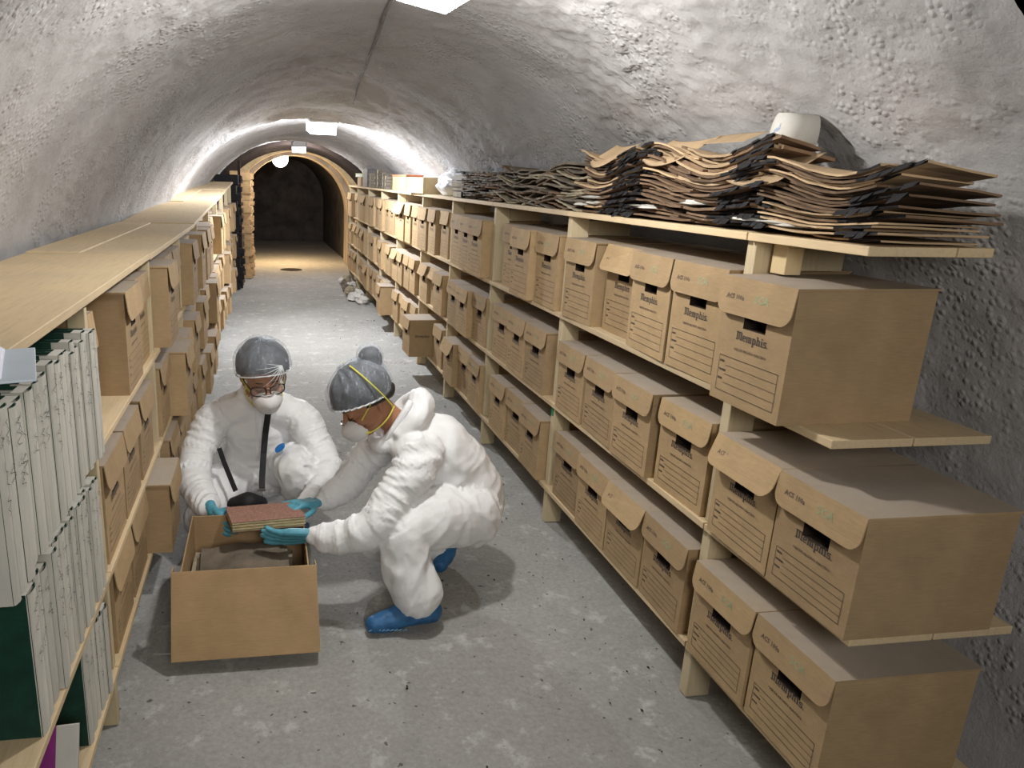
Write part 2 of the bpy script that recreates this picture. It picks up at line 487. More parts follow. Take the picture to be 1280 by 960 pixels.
wl = MB(); wl.tube([(0.10, -.03, .02), (0.22, -.02, -.03), (0.24, 0, .07), (.20, 0, .09)], .006, 6); wl.build('handle', M['glow'] if False else M['metal'], m1)
flood('floodlight', tuple(FAR_L), (math.radians(17), 0, 0), (.22, .2, .08), 'small lit floodlight just in front of the dark ribbed vault', M['glow'], deep=.10)
bl = empty('bulb_lamp', (0.29, 14.6, 1.95))
b_ = bpy.data.meshes.new('bulb_with_glare'); bb = bmesh.new(); bmesh.ops.create_uvsphere(bb, u_segments=20, v_segments=12, radius=0.15); bb.to_mesh(b_); bb.free(); b_.materials.append(M['glow_warm'])  # sphere larger than the lamp itself, its glare built into the shape
link('bulb_with_glare', b_, bl)
cm = MB(); cm.tube([(0, 0, .13), (0, 0, .2), (0.02, 0, .26)], [.05, .045, .02], 10); cm.build('socket', M['white_plastic'], bl)
tag(bl, 'glaring warm lamp hanging inside the pale portal arch', 'lamp')

# ------------------------------------------------------------------ archive boxes
W_, D_ = 0.285, 0.40
# slab lettering from strokes, unit = letter height 1 ; rect = (x0, z0, x1, z1)
LET = {
 'M': (1.15, [(0, 0, .34, .12), (.1, 0, .26, 1), (0, .88, .3, 1), (.1, .88, .98, 1), (.48, .1, .62, 1), (.84, 0, 1.0, .95), (.42, .1, .68, .2), (.78, 0, 1.12, .12)]),
 'e': (.62, [(.0, .1, .16, .58), (.1, 0, .5, .12), (.1, .56, .46, .68), (.4, .34, .56, .6), (.1, .3, .5, .4)]),
 'm': (1.0, [(0, 0, .28, .1), (.07, 0, .22, .66), (0, .56, .2, .68), (.2, .56, .86, .68), (.4, 0, .55, .6), (.36, 0, .6, .1), (.72, 0, .87, .6), (.67, 0, .94, .1)]),
 'p': (.68, [(.07, -.32, .22, .66), (0, -.32, .32, -.22), (0, .56, .2, .68), (.2, .56, .5, .68), (.2, 0, .5, .12), (.45, .08, .6, .6)]),
 'h': (.72, [(.07, 0, .22, 1), (0, .9, .2, 1), (0, 0, .3, .1), (.2, .56, .52, .68), (.43, 0, .58, .6), (.38, 0, .68, .1)]),
 'i': (.38, [(.07, 0, .22, .66), (0, 0, .3, .1), (0, .56, .2, .68), (.07, .8, .22, .96)]),
 's': (.56, [(0, .36, .15, .6), (.08, .56, .5, .68), (.08, .28, .42, .4), (.36, .06, .5, .32), (0, 0, .42, .12), (.38, .5, .48, .68), (0, 0, .1, .18)]),
 '.': (.2, [(.02, 0, .14, .12)]),
}
def word(mb, s, x, z, h, emit, track=.04):
    for ch in s:
        w, rects = LET[ch]
        for (a, b, c, d) in rects: emit(mb, x + a * h, z + b * h, x + c * h, z + d * h)
        x += (w + track) * h
    return x
def word_len(s, h, track=.04): return sum((LET[c][0] + track) * h for c in s)
def front_rect(mb, u0, z0, u1, z1, off=-0.0012):        # u runs left to right as read from the front; the front faces -X
    mb.quad((off, -u0, z0), (off, -u1, z0), (off, -u1, z1), (off, -u0, z1))
def text_mesh(txt, size, mat, name, bold=0.0):
    c = bpy.data.curves.new(name, 'FONT'); c.body = txt; c.size = size; c.align_x = 'CENTER'; c.resolution_u = 1; c.offset = bold
    o = bpy.data.objects.new(name, c); COL.objects.link(o)
    dg = bpy.context.evaluated_depsgraph_get()
    me = bpy.data.meshes.new_from_object(o.evaluated_get(dg))
    bpy.data.objects.remove(o); me.materials.clear(); me.materials.append(mat)
    return me
def text_to_front(me, cu, cz, off=-0.0012):             # map text XY onto the -X facing front
    for v in me.vertices:
        x, y, z = v.co; v.co = (off, -(cu + x), cz + y)
    me.update(); return me

def box_meshes(h, hollow=True, w=W_, d=D_, flap=0.088, flare=0.012, name='b'):
    """front on x=0 facing -X, width along Y centred, bottom z=0"""
    P = {}
    b = MB()
    y0, y1 = -w/2, w/2
    hz0, hz1 = h - 0.135, h - 0.098; hy0, hy1 = -0.048, 0.042
    zt = h - 0.006
    # front face as a frame round the hand hole
    F = lambda ya, yb, za, zb: b.quad((0, yb, za), (0, ya, za), (0, ya, zb), (0, yb, zb))
    F(y0, hy0, 0, zt); F(hy1, y1, 0, zt); F(hy0, hy1, 0, hz0); F(hy0, hy1, hz1, zt)
    b.quad((0, y0, 0), (d, y0, 0), (d, y0, zt), (0, y0, zt)); b.quad((d, y1, 0), (0, y1, 0), (0, y1, zt), (d, y1, zt))
    b.quad((d, y0, 0), (d, y1, 0), (d, y1, zt), (d, y0, zt)); b.quad((0, y0, 0), (0, y1, 0), (d, y1, 0), (d, y0, 0))
    P['body'] = b.mesh('box_body', M['card'])
    k = MB()
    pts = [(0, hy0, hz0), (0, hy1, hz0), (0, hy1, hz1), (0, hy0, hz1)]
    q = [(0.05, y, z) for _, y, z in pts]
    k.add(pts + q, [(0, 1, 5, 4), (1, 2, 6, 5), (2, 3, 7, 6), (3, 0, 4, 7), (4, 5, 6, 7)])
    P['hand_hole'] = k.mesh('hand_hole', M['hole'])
    l = MB()
    e = 0.004
    l.box(-0.004, d + 0.004, y0 - e, y1 + e, zt, h)
    # flap with rounded lower corners, slightly flared outwards
    r = 0.035; prof = []
    zb = h - flap
    wy = w/2 + e
    prof.append((-wy, h))
    for i in range(6):
        a = math.pi + (math.pi/2) * i / 5
        prof.append((-wy + r + r * math.cos(a), zb + r + r * math.sin(a)))
    for i in range(6):
        a = 1.5 * math.pi + (math.pi/2) * i / 5
        prof.append((wy - r + r * math.cos(a), zb + r + r * math.sin(a)))
    prof.append((wy, h))
    def fx(z): return -0.004 - flare * ((h - z) / flap) ** 1.3
    n = len(prof)
    fr = [(fx(z) - 0.0025, y, z) for y, z in prof]; bk = [(fx(z) + 0.0005, y, z) for y, z in prof]
    l.add(fr + bk, [tuple(reversed(range(n))), tuple(range(n, 2 * n))] + [(i, (i + 1) % n, n + (i + 1) % n, n + i) for i in range(n)])
    P['lid'] = l.mesh('box_lid', M['card'])
    g = MB(); hh = 0.0315
    wl_ = word_len('Memphis.', hh)
    sc = min(1.0, 0.130 / wl_); hh *= sc; wl_ *= sc
    word(g, 'Memphis.', -wl_/2 + 0.002, h * 0.5 + 0.008, hh, front_rect)
    P['logo'] = g.mesh('printed_logo', M['ink'])
    t = text_to_front(text_mesh('CAJA DE ARCHIVO INACTIVO', 0.0098, M['ink_faint'], 'caption', 0.0003), 0.0, h * 0.5 - 0.022)
    P['caption'] = t
    fm_ = MB(); lw = 0.0016
    z0, z1 = 0.028, h * 0.5 - 0.048; ua, ub = -w/2 + 0.022, w/2 - 0.022
    front_rect(fm_, ua, z0, ub, z0 + lw); front_rect(fm_, ua, z1, ub, z1 + lw)
    front_rect(fm_, ua, z0, ua + lw, z1); front_rect(fm_, ub - lw, z0, ub, z1 + lw)
    for i in range(1, 4):
        zz = z0 + (z1 - z0) * i / 4
        front_rect(fm_, ua + 0.03, zz, ub, zz + lw * 0.7)
    for i, ln in enumerate((.024, .032, .020)):
        zz = z0 + (z1 - z0) * (i + 1.3) / 4
        for k in range(int(ln / 0.005)):
            front_rect(fm_, ua + 0.005 + k * 0.005, zz, ua + 0.0085 + k * 0.005, zz + 0.006)
    P['form'] = fm_.mesh('printed_form', M['ink_form'])
    return P
BOX = {'tall': box_meshes(0.352, flap=0.10), 'mid': box_meshes(0.315), 'mid_flare': box_meshes(0.315, flare=0.035), 'tall_flare': box_meshes(0.352, flap=0.10, flare=0.04), 'low': box_meshes(0.29)}
BH = {'tall': .352, 'mid': .315, 'mid_flare': .315, 'tall_flare': .352, 'low': .29}
mark_me = {}
def flap_text(kind, txt, size, mat, cu, name):
    h = BH[kind]; fl = 0.10 if 'tall' in kind else 0.088
    key = (kind, txt)
    if key not in mark_me:
        mm = text_mesh(txt, size, mat, name, 0.0006)
        flare = 0.04 if kind == 'tall_flare' else 0.035 if kind == 'mid_flare' else 0.012
        for v in mm.vertices:
            x, y, z = v.co; zz = h - fl * 0.58 + y
            v.co = (-0.0078 - flare * ((h - zz) / fl) ** 1.3, -(cu + x), zz)
        mark_me[key] = mm
    return mark_me[key]
def make_box(x, y, z, kind, side, label, group, detail=2, rz=0.0, marks=False):
    """side +1: front faces -X (right shelving); -1: front faces +X (left shelving)"""
    P = BOX[kind]
    r = empty('archive_box', (x, y, z), (0 if side > 0 else math.pi) + rz)
    link('box_body', P['body'], r); 
    lid = link('lid', P['lid'], r)
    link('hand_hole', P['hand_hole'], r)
    if detail >= 1:
        link('printed_logo', P['logo'], r)
        link('printed_form', P['form'], r)
    if detail >= 2:
        link('printed_caption', P['caption'], r)
    if marks:
        link('green_mark', flap_text(kind, 'SCA', 0.03, M['ink_green'], 0.03, 'mark'), lid)
        link('stamp', flap_text(kind, 'AC5 100a', 0.018, M['ink_faint'], -0.075, 'stamp'), lid)
    tag(r, label, 'box', group)
    return r

# ------------------------------------------------------------------ right-hand shelving
RP = [1.925, 3.24, 4.38, 5.44, 6.53, 7.79, 8.95, 10.1, 11.3, 12.35]     # posts (Y of the near face)
RT = [0.20, 0.63, 1.065]                                                    # board tops of the three tiers
RX0, RX1 = 1.365, 1.80
rs = empty('shelving', (1.55, 6.5, 0))
tag(rs, 'long pale pine shelving along the right wall of the tunnel', 'shelving')
def part(mb, name, mat, parent, bevel=0.0):
    o = mb.build(name, mat, None, bevel=bevel); o.parent = parent
    o.matrix_parent_inverse = Matrix.Translation(-Vector(parent.location))
    return o
PX = 1.325
for i, y in enumerate(RP):
    for x in (RX0, RX1 - 0.05):
        m = MB(); m.box(x, x + 0.085 if x == RX0 else x + 0.05, y, y + 0.042, 0, 1.508 if x == RX0 else 1.30)
        part(m, 'post', M['post'], rs, 0.003)
    for z in RT + [1.51]:
        m = MB(); m.box(RX0 + 0.086, (RX1 - 0.051) if z < 1.4 else 1.65, y + 0.004, y + 0.036, z - 0.085, z - 0.022)
        part(m, 'crossbar', M['post'], rs)
ends = [1.45] + [p + 0.021 for p in RP[1:]]
for t, z in enumerate(RT + [1.53]):
    for i in range(len(RP)):
        a = Y0 + 0.03 if i == 0 else RP[i - 1] + 0.021
        if i == 0: a = 1.33 if z < 1.0 else 1.50
        b = RP[i] + 0.021
        rnd = random.Random(i * 7 + t)
        if z > 1.5 and i == len(RP) - 1: pass
        # two planks per board
        zz = z + rnd.uniform(-.004, .004)
        for (xa, xb) in ((RX0 - 0.02 * (z > 1.5), 1.575), (1.58, RX1 if z < 1.5 else 1.675)):
            m = MB(); m.box(xa - (0.016 if xa < 1.5 and z < 1.5 else 0), xb, a + 0.003, b - 0.003, z - 0.022, z)
            part(m, 'plank', M['board'], rs, 0.002)
gm = MB(); gm.box(RX0 - 0.003, RX0 + 0.001, 3.25, 3.275, 0.56, 0.62)
part(gm, 'green_tape', simple('green_tape', (0.03, 0.2, 0.09)), rs)
bl_ = MB(); bl_.box(1.40, 1.45, 1.84, 1.90, 1.423, 1.505); part(bl_, 'wood_block', M['wood_block'], rs, .002)

ORD = ['first', 'second', 'third', 'fourth', 'fifth', 'sixth', 'seventh', 'eighth', 'ninth', 'tenth', 'eleventh', 'twelfth']
TN = ['bottom', 'middle', 'top']
def right_box(y_near, y_far, tier, kind, dx, lab, grp, detail, rz=0, marks=False):
    yc = (y_near + y_far) / 2
    return make_box(1.345 + dx, yc, RT[tier] + 0.0005, kind, 1, lab, grp, detail, rz, marks)
GR = 'archive boxes on the right shelving'
# nearest part-bay and first bay, placed after the photograph
near = [
 (1.625, 2, 'tall', -0.05, 0.0), (1.60, 1, 'mid_flare', 0.0, 0), (1.53, 0, 'mid', 0.0, 0.0), ]
right_box(1.618, 1.903, 2, 'tall', -0.068, 'large box at the right picture edge on the top tier, standing proud of its neighbours', GR, 2, 0.03, True)
right_box(1.624, 1.909, 1, 'mid_flare', -0.012, 'box with flared lid on the middle tier, just right of the nearest post', GR, 2, -0.02, True)
right_box(1.632, 1.917, 0, 'mid', -0.01, 'box on the bottom tier, just right of the nearest post', GR, 2, 0, True)
right_box(1.335, 1.620, 0, 'mid', -0.005, 'box on the bottom tier cut by the right picture edge, second from the nearest post', GR, 2, 0, True)
right_box(1.328, 1.613, 1, 'mid', -0.02, 'sliver of a box at the right picture edge on the middle tier', GR, 2, 0, True)
bayA = {
 2: [(2.0, 'tall', 0.0, 0.02), (2.30, 'tall', 0.0, -0.03), (2.60, 'tall_flare', 0.045, 0.0), (2.92, 'tall', 0.0, 0.03)],
 1: [(1.99, 'mid', 0.012, 0.02), (2.31, 'mid', -0.01, 0.0), (2.61, 'mid', 0.0, -0.02), (2.91, 'mid', 0.0, 0.0)],
 0: [(1.99, 'mid', 0.0, -0.02), (2.28, 'mid_flare', 0.0, 0.0), (2.575, 'mid', 0.0, 0.0), (2.87, 'mid', 0.01, 0.0)]}
for t, row in bayA.items():
    for k, (y, kind, dx, rz) in enumerate(row):
        right_box(y, y + W_, t, kind, dx, '%s box to the left of the nearest right-hand post, %s tier' % (ORD[k], TN[t]), GR, 2, rz, True)
BAYN = ['second', 'third', 'fourth', 'fifth', 'sixth', 'seventh', 'eighth', 'ninth', 'tenth']
for i in range(1, len(RP) - 1):
    a, b = RP[i] + 0.05, RP[i + 1] - 0.008
    for t in range(3):
        rnd = random.Random(100 * i + t)
        n = int((b - a) / 0.287)
        if i >= 2: n = min(n, 3 if (b - a) < 1.15 else 4)
        slack = (b - a) - n * 0.287
        y = a + (0.02 if i == 1 and t == 2 else rnd.uniform(0, slack * 0.6))
        for k in range(n):
            dx = rnd.choice([0, 0, 0.01, -0.015, 0.03, -0.03])
            base = 'tall' if t == 2 else 'mid'
            kind = base + ('_flare' if rnd.random() < 0.3 else '')
            rz = rnd.uniform(-0.03, 0.03) if slack > 0.05 else 0
            if i == 3 and t == 0: kind = 'mid'
            if i == 3 and t == 0 and k == 1: dx = -0.17; rz = 0.02; y = 5.985
            if i == 5 and t == 0 and k == 0: dx = -0.12
            if y + W_ > b + 0.001: break
            bx_ = right_box(y, y + W_, t, kind, dx, '%s archive box from the right, %s tier, %s right-hand bay' % (ORD[k], TN[t], BAYN[i - 1]), GR, 2 if i < 3 else 1 if i < 6 else 0, rz, i < 3)
            if dx == -0.17:
                sl = link('side_logo', BOX['mid']['logo'], bx_); sl.location = (.11, -W_/2 - .001, .0); sl.rotation_euler = (0, 0, math.pi / 2)
            y += 0.288 + rnd.uniform(0, max(0, slack / n * 0.5))

# ------------------------------------------------------------------ left-hand shelving
LP = [2.02, 3.14, 4.28, 5.4, 6.5, 7.65, 8.8, 9.9, 10.9]
LT = [0.20, 0.52, 0.915]
LX0, LX1 = -0.92, -0.475
def lrise(y): return 0.0 if y < 5 else min(0.2, 0.034 * (y - 5))
ls = empty('shelving', (-0.7, 5.5, 0))
tag(ls, 'long pine shelving with a broad board top along the left wall', 'shelving')
for i, y in enumerate(LP):
    for x in (LX1 - 0.045, LX0):
        m = MB(); m.box(x, x + 0.045, y, y + 0.03, 0, 1.30 + lrise(y))
        part(m, 'post', M['post'], ls, 0.002)
for t, z in enumerate(LT):
    for i in range(len(LP)):
        a = 1.25 if i == 0 else LP[i - 1] + 0.015
        b = LP[i] + 0.015
        for xa, xb in ((LX0, -0.70), (-0.696, LX1 + 0.012)):
            m = MB(); m.box(xa, xb, a + 0.002, b - 0.002, z - 0.02, z); part(m, 'plank', M['board'], ls, 0.002)
tops = [(1.15, 3.02), (3.02, 4.9), (4.9, 6.9), (6.9, 8.9), (8.9, 10.95)]
for i, (a, b) in enumerate(tops):
    for j, (xa, xb) in enumerate(((-0.905, -0.71), (-0.707, LX1 + 0.03))):
        m = MB(); m.box(xa, xb, a + 0.002, b - 0.004, 1.32 + .005 * ((i + j) % 2), 1.342 + .005 * ((i + j) % 2))
        for k in range(len(m.v)):
            x, y, z = m.v[k]; m.v[k] = (x, y, z + lrise(y))
        part(m, 'plank', M['board'], ls, 0.002)
GL = 'archive boxes on the left shelving'
def left_box(y, tier, kind, dx, lab, detail, rz=0, marks=False):
    return make_box(-0.475 + dx, y + W_/2, LT[tier] + 0.0005, kind, -1, lab, GL, detail, rz, marks)
rows = {
 2: [(2.52, 'tall', 0.01, 0), (2.83, 'tall', -0.01, 0)],
 1: [(2.08, 'mid', 0.0, 0), (2.385, 'mid', 0.0, 0), (2.72, 'mid', 0.0, 0)],
 0: [(2.10, 'low', 0.0, 0), (2.42, 'low', 0.0, 0), (2.74, 'low', 0.09, 0)]}
for t, row in rows.items():
    for k, (y, kind, dx, rz) in enumerate(row):
        left_box(y, t, kind, dx, '%s box beyond the white ledgers, %s tier of the left shelving' % (ORD[k], TN[t]), 2, rz)
hb = left_box(1.975, 2, 'tall', -0.02, 'narrow half-hidden box right behind the topmost white ledgers', 1)
hb.scale = (1, .38, 1)
for i in range(1, len(LP) - 1):
    a, b = LP[i] + 0.035, LP[i + 1] - 0.005
    for t in range(3):
        rnd = random.Random(900 * i + t)
        n = 3; slack = (b - a) - n * 0.287; y = a
        for k in range(n):
            y += rnd.uniform(0, slack / n)
            kind = ['low', 'mid', 'tall'][t] + ('_flare' if t and rnd.random() < 0.08 else '')
            dx = rnd.choice([0.0, 0.0, 0.03, 0.06, -0.02]) + (0.03 if t < 2 else 0)
            left_box(y, t, kind, dx, '%s archive box from the near end, %s tier, %s left-hand bay' % (ORD[k], TN[t], ORD[i + 1]), 1 if i < 4 else 0)
            y += 0.288

# ------------------------------------------------------------------ ledgers with white spines (left, near)
def scribble(mb, x, yc, z0, z1, w, rnd):
    z = z1 - 0.012
    while z > z0 + 0.03:
        L = rnd.uniform(0.018, 0.05)
        zz = z; py = yc
        while zz > z - L:
            ny_ = yc + rnd.uniform(-w * 0.36, w * 0.36); nz = zz - rnd.uniform(0.003, 0.007)
            a = Vector((x, py, zz)); b = Vector((x, ny_, nz)); dd = (b - a).normalized(); nn = Vector((0, -dd.z, dd.y)) * 0.0006
            mb.quad(a - nn, b - nn, b + nn, a + nn)
            py, zz = ny_, nz
        z -= L + rnd.uniform(0.01, 0.04)
def ledger(y, w, z, h, x_front, depth, lab, grp, rnd, lean=0.0, wrap=.045):
    r = empty('ledger', (x_front, y, z), rot=(lean, 0, 0))
    t = 0.004
    c = MB(); c.box(-depth, -0.006, 0, t, 0, h); c.box(-depth, -0.006, w - t, w, 0, h)
    c.build('cover', M['green_cloth'], r)
    p = MB(); p.box(-depth + 0.006, -0.008, t, w - t, 0.006, h - 0.006); p.build('page_block', M['grey_pages'], r)
    s = MB()
    # rounded, slightly uneven spine strip
    nseg = 5; nz = 6; vs = []
    for j in range(nz + 1):
        zz = -0.0 + h * j / nz
        for k in range(nseg + 1):
            a = math.pi * k / nseg
            vs.append((-0.008 + (0.008 + rnd.uniform(-.0008, .0008)) * math.sin(a), w/2 - (w/2 + 0.0008) * math.cos(a), zz))
    s.add(vs, [(j * (nseg + 1) + k, j * (nseg + 1) + k + 1, (j + 1) * (nseg + 1) + k + 1, (j + 1) * (nseg + 1) + k) for j in range(nz) for k in range(nseg)])
    for yy in (-.0006, w + .0006): s.box(-wrap, -0.007, min(yy, yy + .0004), max(yy, yy + .0004), 0, h)
    s.add([(-0.008, 0, h), (-0.008, w, h), (-0.03, w, h + .0005), (-0.03, 0, h + .0005)], [(0, 1, 2, 3)])
    s.build('spine', M['spine'], r)
    q = MB(); scribble(q, 0.0014, w/2, h * rnd.uniform(0.25, 0.6), h * 0.97, w, rnd)
    if q.v: q.build('handwriting', M['hand'], r)
    tag(r, lab, 'book', grp)
    return r
TL = [(2, 1.22, 1.985, 0.35, 'topmost'), (1, 1.365, 1.975, 0.345, 'middle'), (0, 1.705, 1.96, 0.29, 'bottom')]
for (t, ya, yb_, h, nm) in TL:
    rnd = random.Random(40 + t); y = ya; k = 0; lst = []
    while y < yb_:
        w = rnd.choice([0.026, 0.03, 0.034, 0.04, 0.048]) * (1.25 if y < 1.5 else 1)
        if y + w > yb_ + 0.012: break
        lst.append((y, w)); y += w + rnd.uniform(0.0015, 0.007)
    for k, (y, w) in enumerate(lst):
        hh = h * rnd.uniform(0.93, 1.0)
        kk = len(lst) - 1 - k
        lab = 'white-spined handwritten ledger, %s from the far end of the %s ledger row' % (['first', 'second', 'third', 'fourth', 'fifth', 'sixth', 'seventh', 'eighth', 'ninth', 'tenth', 'eleventh', 'twelfth', 'thirteenth', 'fourteenth', 'fifteenth', 'sixteenth', 'seventeenth', 'eighteenth', 'nineteenth', 'twentieth', 'twenty-first', 'twenty-second', 'twenty-third', 'twenty-fourth', 'twenty-fifth', 'twenty-sixth', 'twenty-seventh', 'twenty-eighth'][kk], nm)
        ledger(y, w, LT[t] + 0.001, hh, LX1 + rnd.uniform(0.004, 0.018) + (0.02 if t == 2 else 0.0), rnd.uniform(0.26, 0.3), lab, 'white-spined ledgers on the left shelving', rnd, wrap=.009 if k == 0 and t < 2 else .045)
# tilted magenta book on the bottom board
mg = empty('ledger', (-0.50, 1.44, 0.204), rot=(math.radians(-30), 0, math.radians(3)))
m = MB(); m.box(-0.22, 0.002, 0, 0.012, 0.004, 0.22); m.build('cover', M['magenta'], mg, bevel=.001)
m = MB(); m.box(0.0022, 0.05, 0, 0.012, 0.004, 0.22); m.build('cover', M['paper'], mg, bevel=.001)
m = MB(); m.box(-0.215, 0.047, 0.0125, 0.034, 0.03, 0.216); m.build('page_block', M['paper'], mg)
m = MB(); m.box(-0.215, 0.044, 0.035, 0.0555, 0.034, 0.214); m.build('page_block', M['grey_pages'], mg)
tag(mg, 'tilted book with magenta and pale covers at the lower left edge', 'book')
# clipboard with papers on the near end of the left top board
cl = empty('clipboard', (-0.436, 1.19, 1.349), rz=math.radians(16))
m = MB(); m.box(-0.25, 0.075, -0.10, 0.12, 0, 0.004); m.build('board', M['clip'], cl, bevel=.001)
m = MB()
for k in range(4): m.box(-0.22 + .002 * k, 0.028 - .003 * k, -0.085 + .002 * k, 0.115 - .001 * k, 0.0042 + k * .0028, 0.0068 + k * .0028)
m.build('paper_sheets', M['white_paper'], cl)
m = MB(); m.box(-0.2, 0.0, 0.087, 0.092, 0.0153, 0.0157); m.box(-0.2, 0.002, -0.05, -0.049, 0.0153, 0.0156); m.box(0.002, 0.003, -0.07, 0.09, 0.0153, 0.0156); m.build('printed_lines', M['ink'], cl)
tag(cl, 'grey-blue clipboard with white forms on the near end of the left board', 'clipboard')

# ------------------------------------------------------------------ folders piled on the right shelving
def folder_mesh(rnd, L, D, amp, th, dark_edge):
    """sheet folder: X depth D, Y length L, waving along Y; front edge at x=0"""
    n = 12; nd = 3
    ph = rnd.uniform(0, 6.28); fr = rnd.uniform(0.8, 1.5)
    top = []; bot = []
    def zf(u, v): return amp * (math.sin(u * math.pi * 2 * fr + ph)) * (1 - 0.5 * v) + 0.012 * noise.noise(Vector((u * 4 + ph, v * 3, 0)))
    m = MB(); vs = []
    for lay in (0, 1):
        for j in range(nd + 1):
            for i in range(n + 1):
                u = i / n; v = j / nd
                jag = (0.012 * noise.noise(Vector((u * 9 + ph * 3, 0, lay)))) if j == 0 else 0
                vs.append((v * D + jag, (u - .5) * L, zf(u, v) + (th if lay else 0)))
    Wn = n + 1; off = Wn * (nd + 1)
    for j in range(nd):
        for i in range(n):
            a = j * Wn + i
            m_i = 1 if (j == 0 and dark_edge and 0.1 < (i / n * 1.0 + ph) % 1.0 < 0.5) else 0
            m.f.append((off + a, off + a + 1, off + a + Wn + 1, off + a + Wn)); m.m.append(0)
            m.f.append((a + Wn, a + Wn + 1, a + 1, a)); m.m.append(0)
    for i in range(n):
        m.f.append((i, i + 1, off + i + 1, off + i)); m.m.append(1 if dark_edge and rnd.random() < 0.75 else 0)
        a = nd * Wn + i; m.f.append((off + a, off + a + 1, a + 1, a)); m.m.append(0)
    for j in range(nd):
        a = j * Wn; m.f.append((off + a, off + a + Wn, a + Wn, a)[::-1]); m.m.append(0)
        a = j * Wn + n; m.f.append((off + a, off + a + Wn, a + Wn, a)); m.m.append(0)
    m.v = vs
    return m
def crumple(mb, c, r, rnd, mi=0, seg=7):
    """small ragged lump (blackened corner of folders)"""
    vs = []; fs = []
    rings = 5
    for j in range(rings + 1):
        a = math.pi * j / rings
        for k in range(seg):
            b = 2 * math.pi * k / seg
            d = Vector((math.sin(a) * math.cos(b), math.sin(a) * math.sin(b), math.cos(a)))
            rr = 1 + 0.7 * noise.noise(d * 2.3 + Vector(c) * 31)
            vs.append((c[0] + d.x * r[0] * rr, c[1] + d.y * r[1] * rr, c[2] + d.z * r[2] * rr))
    for j in range(rings):
        for k in range(seg):
            fs.append((j * seg + k, j * seg + (k + 1) % seg, (j + 1) * seg + (k + 1) % seg, (j + 1) * seg + k))
    mb.add(vs, fs, mi)
ZT = 1.532
NUM = ['lowest', 'second', 'third', 'fourth', 'fifth', 'sixth', 'seventh', 'eighth', 'ninth', 'tenth', 'eleventh', 'twelfth', 'thirteenth', 'fourteenth', 'fifteenth', 'sixteenth', 'seventeenth', 'eighteenth', 'nineteenth', 'twentieth', 'twenty-first', 'twenty-second', 'twenty-third', 'twenty-fourth']
